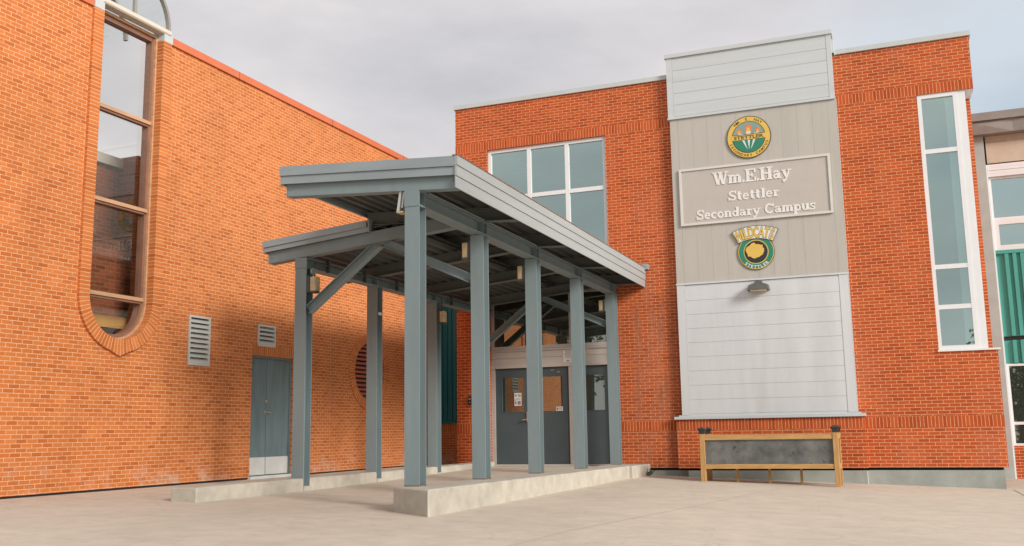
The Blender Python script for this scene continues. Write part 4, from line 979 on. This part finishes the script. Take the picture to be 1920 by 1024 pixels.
# fascias: stepped bands
def band(f, xa, xb, y, off, h, proud, mat, name):
    mb = MB(); mb.slab(xa, xb, y - proud, y, f(xa) + off, f(xb) + off, h); return mb.build(name, mat, T)
yf = YC[0] - 0.05
band(rz, -7.40, -4.865, yf, 0.155, 0.105, 0.012, 'fascia', 'front_fascia'); band(rz, -7.41, -4.86, yf, 0.264, 0.125, 0.03, 'fascia', 'front_fascia')
yl = YC[1] - 0.05
band(lz, -9.08, -7.23, yl, 0.175, 0.072, 0.012, 'fascia', 'front_fascia'); band(lz, -9.10, -7.26, yl, 0.250, 0.10, 0.03, 'fascia', 'front_fascia')
mb = MB(); mb.slab(-7.229, -7.215, yl - 0.02, yl + 0.6, lz(-7.23) + 0.17, lz(-7.215) + 0.17, 0.20); mb.build('fascia_return', 'fascia', T)
# right eave: three lapped boards
x = -4.878
for k, (z0, z1, p) in enumerate(((2.935, 3.095, 0.0), (3.085, 3.225, 0.014), (3.215, 3.335, 0.028))):
    mb = MB(); mb.box(x, x + 0.012 + p, YC[0] - 0.075 - p * 0.3, 19.985, z0, z1 - (0.006 if k < 2 else 0)); mb.build('eave_fascia', 'fascia_light', T)
mb = MB(); mb.box(x - 0.03, x + 0.05, YC[0] - 0.09, 19.986, 3.3355, 3.345); mb.build('drip_edge', 'bronze', T)
mb = MB(); mb.box(x - 0.012, x, YC[0] - 0.04, 19.98, 2.94, 3.3); mb.build('eave_backing', 'fascia', T)
# ridge-side edge of the upper roof and eave of the lower roof
mb = MB(); mb.box(-7.41, -7.375, YC[0] - 0.049, 19.985, rz(-7.37) + 0.15, rz(-7.37) + 0.262); mb.box(-7.42, -7.375, YC[0] - 0.049, 19.985, rz(-7.37) + 0.264, rz(-7.37) + 0.385); mb.build('ridge_fascia', 'fascia', T)
mb = MB(); mb.box(-9.098, -9.072, YC[1] - 0.049, 19.985, lz(-9.07) + 0.17, lz(-9.07) + 0.246); mb.box(-9.108, -9.072, YC[1] - 0.049, 19.985, lz(-9.07) + 0.249, lz(-9.07) + 0.345); mb.build('eave_fascia', 'fascia', T)
# diagonal braces
for y in (YC[1], YC[4]):
    for p, q in (((-8.33, y + 0.08, 1.87), (-7.12, y + 0.08, 2.80)), ((-5.61, y + 0.08, 2.16), (-7.02, y + 0.08, 2.80))):
        mb = MB(); mb.ibeam(p, q, 0.12, 0.13, 0.010); mb.build('brace', 'steel', T)
    mb = MB(); mb.hexa([(-7.22, y + 0.02, lz(-7.22) - 0.012), (-6.90, y + 0.02, lz(-6.90) - 0.012), (-6.90, y + 0.15, lz(-6.90) - 0.012), (-7.22, y + 0.15, lz(-7.22) - 0.012),
                       (-7.22, y + 0.02, lz(-7.22) - 0.002), (-6.90, y + 0.02, lz(-6.90) - 0.002), (-6.90, y + 0.15, lz(-6.90) - 0.002), (-7.22, y + 0.15, lz(-7.22) - 0.002)]); mb.build('gusset_plate', 'steel', T)
# conduit along the left beam and over the right beam
mb = MB(); mb.cyl((-8.32, YC[1] + 0.2, 2.63), (-8.32, 19.9, 2.63), 0.013, 8); mb.cyl((-8.32, YC[1] + 0.2, 2.63), (-8.32, YC[1] + 0.2, 2.40), 0.013, 8)
mb.cyl((-8.32, YC[3] + 0.2, 2.63), (-8.32, YC[3] + 0.2, 2.35), 0.013, 8)
for k in range(6): mb.box(-8.36, -8.30, 13.2 + k * 1.15, 13.24 + k * 1.15, 2.52, 2.72)
mb.build('conduit', 'steel_dark', T)
mb = MB(); mb.cyl((-5.385, YC[0] + 0.25, 2.985), (-5.385, YC[2], 2.985), 0.010, 8); mb.build('conduit', 'steel', T)
mb = MB(); mb.cyl((-8.30, YC[1] + 0.1, 2.47), (-8.27, YC[1] + 0.1, 2.47), 0.055, 14); mb.build('junction_box', 'fascia', T)
mb = MB(); mb.box(-8.333, -8.325, YC[2] + 0.03, YC[2] + 0.14, 2.02, 2.07); mb.build('asset_tag', 'sign_white', T)
# rust at feet
for i, y in enumerate(YC):
    mb = MB(); mb.box(-5.602, -5.398, y - 0.002, y + CD + 0.002, ktop(y) - 0.01, ktop(y) + 0.010); mb.build('base_seal', 'rust', T)

# canopy lamps
def wallpack(x, y, z, side, label, tilt=False):
    t = Thing('canopy_lamp', label, 'lamp', (x, y, z - 0.12), 0, 'box lamps on the canopy columns')
    mb = MB()
    if not tilt:
        mb.bbox(min(x, x + side * 0.05), max(x, x + side * 0.05), y - 0.02, y + 0.15, z - 0.13, z + 0.13, 0.008); mb.build('housing', 'steel_dark', t)
        mb = MB(); a, b = x + side * 0.05, x + side * 0.145
        mb.bbox(min(a, b), max(a, b), y - 0.01, y + 0.14, z - 0.115, z + 0.11, 0.012); mb.build('lens', 'lens', t)
        mb = MB(); mb.box(min(a, b) - 0.002, max(a, b) + 0.004, y - 0.015, y + 0.145, z - 0.135, z - 0.117); mb.build('bottom_rim', 'lamp_grey', t)
    else:
        mb.bar((x - 0.10, y + 0.06, z - 0.14), (x - 0.06, y + 0.06, z + 0.12), 0.14, 0.03, (1, 0, 0)); mb.bar((x - 0.045, y + 0.06, z - 0.10), (x - 0.02, y + 0.06, z + 0.10), 0.12, 0.025, (1, 0, 0))
        mb.build('housing', 'louver', t)
        mb = MB(); mb.box(x - 0.06, x, y + 0.03, y + 0.09, z - 0.03, z + 0.02); mb.build('bracket', 'black', t)
        mb = MB(); mb.box(x - 0.12, x - 0.02, y - 0.01, y + 0.13, z - 0.16, z - 0.145); mb.build('lens', 'lens', t)
wallpack(-5.61, YC[0] + 0.03, 2.88, -1, 'tilted pale open lamp bracket beside the head of the foremost canopy column', True)
wallpack(-5.60, YC[1] + 0.03, 2.58, -1, 'tan box lamp on the column next behind the foremost one on the long kerb')
wallpack(-5.60, YC[2] + 0.03, 2.57, -1, 'tan box lamp on the column standing in front of the middle entrance door')
wallpack(-5.60, YC[4] + 0.0, 2.55, -1, 'tan box lamp on the rearmost column standing against the main building wall')
wallpack(-8.34, YC[1] + 0.03, 2.27, 1, 'tan box lamp under the round junction box and diagonal brace near the service door')
wallpack(-8.34, YC[3] + 0.03, 2.23, 1, 'tan box lamp in front of the deep teal cladding')

# kerbs
t = Thing('kerb_wall', 'low pale concrete kerb wall under the row of five canopy columns', 'kerb', (-5.3, 15, -0.93))
def rough_block(mb, x0, x1, y0, y1, ztop0, ztop1, zb, seed=1, n=30, jit=0.004, b=0.018, skew=0.0):
    rg = random.Random(seed); rows = []
    for i in range(n + 1):
        y = y0 + (y1 - y0) * i / n; zt = ztop0 + (ztop1 - ztop0) * i / n; j = lambda: rg.uniform(-jit, jit)
        e = b if 0 < i < n else b
        yy = y if 0 < i < n else y
        rows.append([(x0 + j() * 0.3, yy, zb), (x0 + j(), yy, zt - b + j()), (x0 + b + j(), yy, zt + j() * 0.5), (x1 - b + j(), yy, zt + j() * 0.5), (x1 + j(), yy, zt - b + j()), (x1 + j() * 0.3, yy, zb)])
    for i in range(len(rows)):
        fade = max(0.0, 1 - i / 6.0)
        rows[i] = [(px, py + skew * fade * (x1 - px) / (x1 - x0), pz) for px, py, pz in rows[i]]
    for a, c in zip(rows[:-1], rows[1:]):
        for k in range(5): mb.poly([a[k], a[k + 1], c[k + 1], c[k]])
    # chamfered ends
    for r_, s_ in ((rows[0], -1), (rows[-1], 1)):
        ins = [(r_[0][0] + b, r_[0][1] + s_ * b, zb), (r_[1][0] + b, r_[1][1] + s_ * b, r_[2][2] - b), (r_[4][0] - b, r_[4][1] + s_ * b, r_[3][2] - b), (r_[5][0] - b, r_[5][1] + s_ * b, zb)]
        mb.poly(ins); mb.poly([r_[2], r_[3], ins[2], ins[1]]); mb.poly([r_[0], r_[1], ins[1], ins[0]]); mb.poly([r_[4], r_[5], ins[3], ins[2]]); mb.poly([r_[1], r_[2], ins[1]]); mb.poly([r_[3], r_[4], ins[2]])
mb = MB(); rough_block(mb, -5.615, -4.965, 10.03, 18.6, ktop(10.0) - 0.006, ktop(18.6), -1.2, 2, 60, skew=0.36); mb.build('main_length', 'concrete', t)
mb = MB(); rough_block(mb, -5.615, -4.90, 18.64, 19.99, ktop(18.6) + 0.004, -0.70, -1.2, 5, 10); mb.build('end_block', 'concrete', t)
t = Thing('kerb_wall', 'low concrete kerb wall with column notches along the orange brick wing', 'kerb', (-8.3, 15, -0.8))
segs = [(10.27, YC[1] - 0.012), (YC[1] + 0.21, YC[2] - 0.012), (YC[2] + 0.21, YC[3] - 0.012), (YC[3] + 0.21, 19.98)]
mb = MB()
for k, (a, b_) in enumerate(segs): rough_block(mb, -8.74, -8.325, a, b_, -0.638 - 0.003 * k, -0.638 - 0.003 * k, -1.1, 11 + k, 22)
mb.build('main_length', 'concrete', t)
for i in (1, 2, 3):
    y = YC[i]; mb = MB(); mb.box(-8.735, -8.60, y - 0.012, y + 0.21, -1.1, -0.645); mb.box(-8.60, -8.305, y - 0.008, y + 0.206, -1.1, -0.752); mb.build('notch_pad', 'concrete', t)
mb = MB(); mb.box(-8.30, -5.63, 19.55, 19.94, -1.0, -0.735); single(mb, 'door_step', 'concrete', 'concrete step across the foot of the entrance doors', 'step', (-6.9, 19.75, -0.8))
# weed
t = Thing('weed', 'small green weed growing where the kerb end meets the foundation', 'plant', (-4.86, 19.72, gz(-4.86, 19.7)))
mb = MB(); rg = random.Random(9)
for k in range(60):
    c = Vector((-4.86 + rg.gauss(0, 0.04), 19.72 + rg.gauss(0, 0.05), gz(-4.9, 19.7) + abs(rg.gauss(0, 0.05)))); a = Vector((rg.uniform(-1, 1), rg.uniform(-1, 1), rg.uniform(0.2, 1))).normalized() * 0.05; b = a.orthogonal().normalized() * 0.014
    mb.poly([c, c + a * 0.5 - b, c + a, c + a * 0.5 + b])
mb.build('leaves', 'leaf', t)

# ---------------------------------------------------------------- planter frame
t = Thing('planter_trough', 'cedar framed trough with stained dark steel sides standing in front of the red brick plinth', 'planter', (-2.36, 18.85, -1.03))
ya, yb = 18.55, 19.14
for (x0, y) in ((-3.595, ya), (-1.225, ya), (-3.595, yb), (-1.225, yb)):
    g_ = gz(x0, y); mb = MB(); mb.bbox(x0, x0 + 0.092, y, y + 0.09, g_ - 0.02, -0.065, 0.004); p = mb.build('post', 'wood_post', t)
    mb = MB(); cx0, cx1, cy0, cy1 = x0 - 0.03, x0 + 0.122, y - 0.03, y + 0.12
    mb.box(x0 - 0.006, x0 + 0.098, y - 0.006, y + 0.096, -0.105, -0.0645); 
    mb.hexa([(x0 - 0.008, y - 0.008, -0.064), (x0 + 0.10, y - 0.008, -0.064), (x0 + 0.10, y + 0.098, -0.064), (x0 - 0.008, y + 0.098, -0.064), (cx0, cy0, -0.012), (cx1, cy0, -0.012), (cx1, cy1, -0.012), (cx0, cy1, -0.012)])
    mb.hexa([(cx0, cy0, -0.011), (cx1, cy0, -0.011), (cx1, cy1, -0.011), (cx0, cy1, -0.011), (x0 + 0.03, y + 0.03, 0.022), (x0 + 0.062, y + 0.03, 0.022), (x0 + 0.062, y + 0.06, 0.022), (x0 + 0.03, y + 0.06, 0.022)])
    mb.build('post_cap', 'cap', t, p)
for (z0, z1) in ((-0.222, -0.135), (-0.745, -0.660)):
    for y in (ya + 0.012, yb + 0.045):
        mb = MB(); mb.bbox(-3.502, -1.226, y, y + 0.038, z0, z1, 0.003); mb.build('rail', 'wood', t)
    for x in (-3.58, -1.17):
        mb = MB(); mb.bbox(x, x + 0.038, ya + 0.092, yb - 0.002, z0, z1, 0.003); mb.build('rail', 'wood', t)
mb = MB(); mb.box(-3.52, -1.21, ya + 0.052, ya + 0.060, -0.70, -0.17); mb.box(-3.52, -1.21, yb + 0.03, yb + 0.038, -0.70, -0.17); mb.box(-3.535, -3.525, ya + 0.06, yb + 0.03, -0.7, -0.17); mb.box(-1.20, -1.19, ya + 0.06, yb + 0.03, -0.7, -0.17); mb.box(-3.52, -1.21, ya + 0.061, yb + 0.029, -0.72, -0.705)
mb.build('steel_trough', 'galv', t)
mb = MB(); mb.box(-3.51, -1.215, ya + 0.065, yb + 0.025, -0.70, -0.26); mb.build('soil', 'bark', t)
for x in (-3.0, -2.415, -1.85):
    mb = MB(); mb.bbox(x, x + 0.045, 18.86, 18.9, gz(x, 18.9) - 0.01, -0.715, 0.003); mb.build('leg', 'wood_post', t)

# ---------------------------------------------------------------- neighbouring block on the right
T = Thing('classroom_block', 'flat roofed block with pale teal ribbed panels and beige spandrels behind the main building', 'building', (6, 24, -1.2))
YN = 24.0; X0, X1 = 1.90, 14.0
for xa in (1.90, 7.3, 12.7):
    mb = MB(); mb.box(xa, xa + 0.20, YN - 0.1, YN + 0.3, -1.3, 6.42); mb.build('pilaster', 'pilaster', T)
    mb = MB(); mb.box(xa + 0.201, xa + 0.235, YN - 0.06, YN + 0.2, -1.2, 5.76); mb.build('edge_trim', 'white', T)
mb = MB(); mb.box(1.6, X1 + 0.4, YN - 0.35, YN + 0.4, 6.72, 6.90); mb.build('roof_fascia', 'nroof', T)
mb = MB()
xx = 1.6
while xx < X1:   # diamond-folded sheet fascia
    a, b, c = xx, xx + 0.55, xx + 1.1; y0, y1 = YN - 0.28, YN - 0.33; z0, z1, zm = 6.42, 6.72, 6.60
    mb.poly([(a, y0, z0), (b, y1, zm), (a, y0, z1)]); mb.poly([(a, y0, z0), (c, y0, z0), (b, y1, zm)]); mb.poly([(c, y0, z0), (c, y0, z1), (b, y1, zm)]); mb.poly([(a, y0, z1), (b, y1, zm), (c, y0, z1)])
    xx += 1.1
mb.box(1.6, X1 + 0.4, YN - 0.27, YN + 0.4, 6.421, 6.719); mb.build('folded_fascia', 'nroof', T)
mb = MB(); mb.box(1.5, X1, YN + 0.35, 34, 6.5, 6.6); mb.build('roof', 'asphalt_roof', T)
mb = MB(); mb.box(1.62, X1, YN + 0.31, YN + 0.6, -1.3, 6.41); mb.box(X1, X1 + 0.3, YN - 0.1, 34, -1.3, 6.41); mb.build('wall', 'brick_red', T)
for xa, xb in ((2.14, 7.29), (7.54, 12.69)):
    mb = MB(); mb.box(xa, xb, YN - 0.02, YN + 0.3, 6.26, 6.42); mb.box(xa, xb, YN - 0.05, YN + 0.3, 5.79, 6.258); mb.build('spandrel', 'beige_conc', T)
    mb = MB()
    for k in range(4): mb.box(xa, xb, YN - 0.04 + 0.008 * (k % 2), YN + 0.2, 5.48 + k * 0.072, 5.548 + k * 0.072)
    mb.build('louvre_band', 'white', T)
    n = 4; w = (xb - xa) / n
    for k in range(n):
        window('upper_window', xa + k * w, xa + (k + 1) * w - 0.002, 4.50, 5.475, YN + 0.02, [], [], 0.045, 'white', 'glass_teal')
        o = window('vent_window', xa + k * w, xa + (k + 1) * w - 0.002, 3.80, 4.498, YN + 0.0, [], [], 0.115, 'white', 'glass_teal')
        window('lower_window', xa + k * w, xa + (k + 1) * w - 0.002, -0.48, 1.285, YN + 0.02, [], [0.0], 0.05, 'white', 'glass_dark', mull=0.06)
    mb = MB(); mb.box(xa, xb, YN + 0.06, YN + 0.25, 1.29, 1.80); mb.box(xa, xb, YN + 0.02, YN + 0.25, 1.885, 3.795); mb.box(xa, xb, YN - 0.05, YN + 0.02, 3.72, 3.797)
    x = xa + 0.16
    while x < xb - 0.1:
        for (z0, z1, yy) in ((1.30, 1.80, YN + 0.06), (1.89, 3.72, YN + 0.02)):
            mb.hexa([(x, yy, z0), (x + 0.01, yy - 0.06, z0), (x + 0.085, yy - 0.06, z0), (x + 0.095, yy, z0), (x, yy, z1), (x + 0.01, yy - 0.06, z1), (x + 0.085, yy - 0.06, z1), (x + 0.095, yy, z1)])
        x += 0.155
    mb.build('ribbed_panel', 'teal', T)
    mb = MB(); mb.box(xa, xb, YN + 0.05, YN + 0.25, 1.801, 1.884); mb.build('shadow_gap', 'black', T)
    mb = MB(); mb.box(xa, xb, YN - 0.02, YN + 0.3, -1.3, -0.481); mb.build('brick_base', 'brick_red', T)
del T

# ---------------------------------------------------------------- trees across the yard (seen in the window reflections), plus one added to shade the wing wall
def make_tree(x, y, h, r, label, seed, mat='leaf', nclump=60, nleaf=55, zc=0.62, zr=0.36, th=0.35):
    rg = random.Random(seed); g0 = gz(x, y); t = Thing('broadleaf_tree', label, 'tree', (x, y, g0), 0, 'trees across the yard')
    mb = MB(); mb.cyl((x, y, g0 - 0.1), (x + 0.1, y, g0 + h * th), 0.22, 10, 0.15, False); top = Vector((x + 0.1, y, g0 + h * th)); cl = []
    for k in range(9):
        a = 2 * math.pi * k / 9 + rg.uniform(-.3, .3); e = top + Vector((math.cos(a) * r * rg.uniform(.35, .8), math.sin(a) * r * rg.uniform(.35, .8), h * rg.uniform(.05, zc - th + .15)))
        mid = top.lerp(e, 0.5) + Vector((0, 0, 0.3)); mb.cyl(top, mid, 0.09, 7, 0.06, False); mb.cyl(mid, e, 0.06, 6, 0.02, False); cl.append(e)
    mb.build('trunk', 'bark', t); mb = MB()
    for k in range(nclump):
        d = Vector((rg.gauss(0, 1), rg.gauss(0, 1), rg.gauss(0, 1))).normalized() * rg.random() ** 0.45
        c = Vector((x, y, g0 + h * zc)) + Vector((d.x * r, d.y * r, d.z * h * zr)); cr_ = r * rg.uniform(0.16, 0.32)
        for q in range(nleaf):
            e = Vector((rg.gauss(0, 1), rg.gauss(0, 1), rg.gauss(0, 1))).normalized() * cr_ * rg.random() ** 0.35; p = c + e
            a = Vector((rg.uniform(-1, 1), rg.uniform(-1, 1), rg.uniform(-1, 0.4))).normalized() * 0.2; b = a.orthogonal().normalized() * 0.085
            mb.poly([p, p + a * 0.5 - b, p + a, p + a * 0.5 + b])
    mb.build('crown', mat, t)
make_tree(-15.0, -3.5, 7.5, 3.6, 'round leafy tree across the yard from the entrance doors', 21)
make_tree(-20.5, 2.0, 8.5, 3.8, 'taller leafy tree beyond the end of the orange brick wing', 22)
make_tree(-9.5, -12, 7.0, 3.6, 'low leafy tree straight behind the viewer across the yard', 23)
make_tree(9.6, 1.2, 12.0, 3.0, 'added unseen tall tree with a high bare trunk, its crown shading the orange brick wing', 25, nclump=46, nleaf=60, zc=0.93, zr=0.12, th=0.74)  # out of view, added so its high crown softly shades the wing wall
make_tree(6.2, -14, 6.5, 3.6, 'low dense leafy tree across the yard facing the teal panelled block', 24, nclump=120, zc=0.5, zr=0.45, th=0.2)

# ---------------------------------------------------------------- sky and sun
SUN_EL, SUN_AZ = R(24), R(27)   # azimuth from +X towards -Y
sd = Vector((math.cos(SUN_EL) * math.cos(SUN_AZ), -math.cos(SUN_EL) * math.sin(SUN_AZ), math.sin(SUN_EL)))
w = bpy.data.worlds.new('World'); scene.world = w; w.use_nodes = True; nt = w.node_tree; nt.nodes.clear()
out = nt.nodes.new('ShaderNodeOutputWorld'); bg = nt.nodes.new('ShaderNodeBackground')
BLUE = (0.125, 0.955, 0.268)
sky = nt.nodes.new('ShaderNodeTexSky'); sky.sky_type = 'NISHITA'; sky.sun_disc = False; sky.sun_elevation = SUN_EL
sky.sun_rotation = math.atan2(sd.x, sd.y); sky.air_density = 1.0; sky.dust_density = 1.5
tc = nt.nodes.new('ShaderNodeTexCoord')
mp = nt.nodes.new('ShaderNodeMapping'); mp.inputs['Scale'].default_value = (1.0, 1.0, 2.6); nt.links.new(tc.outputs['Generated'], mp.inputs[0])
n1 = noise(nt, mp.outputs[0], 2.1, 7, 0.55); n2 = noise(nt, mp.outputs[0], 1.3, 4, 0.5)
cloud = ramp(nt, n1, [(0.32, (5.1, 5.05, 5.25)), (0.46, (6.2, 6.0, 6.15)), (0.57, (7.3, 6.95, 6.95)), (0.72, (8.3, 7.9, 7.8))]).outputs[0]
gap = ramp(nt, n2, [(0.56, (0.97,) * 3), (0.68, (0.45,) * 3)]).outputs[0]
dp = nt.nodes.new('ShaderNodeVectorMath'); dp.operation = 'DOT_PRODUCT'; nt.links.new(tc.outputs['Generated'], dp.inputs[0]); dp.inputs[1].default_value = BLUE
spot = N(nt, 'ShaderNodeMapRange'); nt.links.new(math_n(nt, 'ADD', dp.outputs['Value'], math_n(nt, 'MULTIPLY_ADD', n1, 0.10, -0.05)), spot.inputs[0])
spot.inputs[1].default_value = 0.965; spot.inputs[2].default_value = 1.0
cloud = mix(nt, math_n(nt, 'MULTIPLY', spot.outputs[0], 0.75), cloud, (5.2, 6.2, 7.1))
c = mix(nt, gap, sky.outputs[0], cloud)
nt.links.new(c, bg.inputs[0]); bg.inputs[1].default_value = 0.1; nt.links.new(bg.outputs[0], out.inputs[0])
sl = bpy.data.lights.new('sun', 'SUN'); sl.energy = 3.5; sl.angle = R(19); sl.color = (1.0, 0.94, 0.865)
so = bpy.data.objects.new('sun', sl); COL.objects.link(so); so.rotation_euler = (-sd).to_track_quat('-Z', 'Y').to_euler(); so.location = (20, -10, 15)

# ---------------------------------------------------------------- camera
cam = bpy.data.cameras.new('camera'); co = bpy.data.objects.new('camera', cam); COL.objects.link(co)
rx_, rz_, ro2 = 0.1597, -0.3746, -0.0159
fwd = Vector((math.sin(rz_) * math.cos(rx_), math.cos(rz_) * math.cos(rx_), math.sin(rx_))); rt = Vector((math.cos(rz_), -math.sin(rz_), 0)); up = rt.cross(fwd)
r2 = rt * math.cos(ro2) + up * math.sin(ro2); u2 = -rt * math.sin(ro2) + up * math.cos(ro2)
co.matrix_world = Matrix(((r2.x, u2.x, -fwd.x, 0), (r2.y, u2.y, -fwd.y, 0), (r2.z, u2.z, -fwd.z, 0), (0, 0, 0, 1)))
cam.sensor_width = 36; cam.lens = 1842 / 1920 * 36; cam.clip_start = 0.05; cam.clip_end = 3000
scene.camera = co
scene.view_settings.view_transform = 'Standard'; scene.view_settings.look = 'None'; scene.view_settings.gamma = 1; scene.view_settings.exposure = 0.22
scene.render.engine = 'CYCLES'; scene.cycles.max_bounces = 8; scene.cycles.transparent_max_bounces = 8
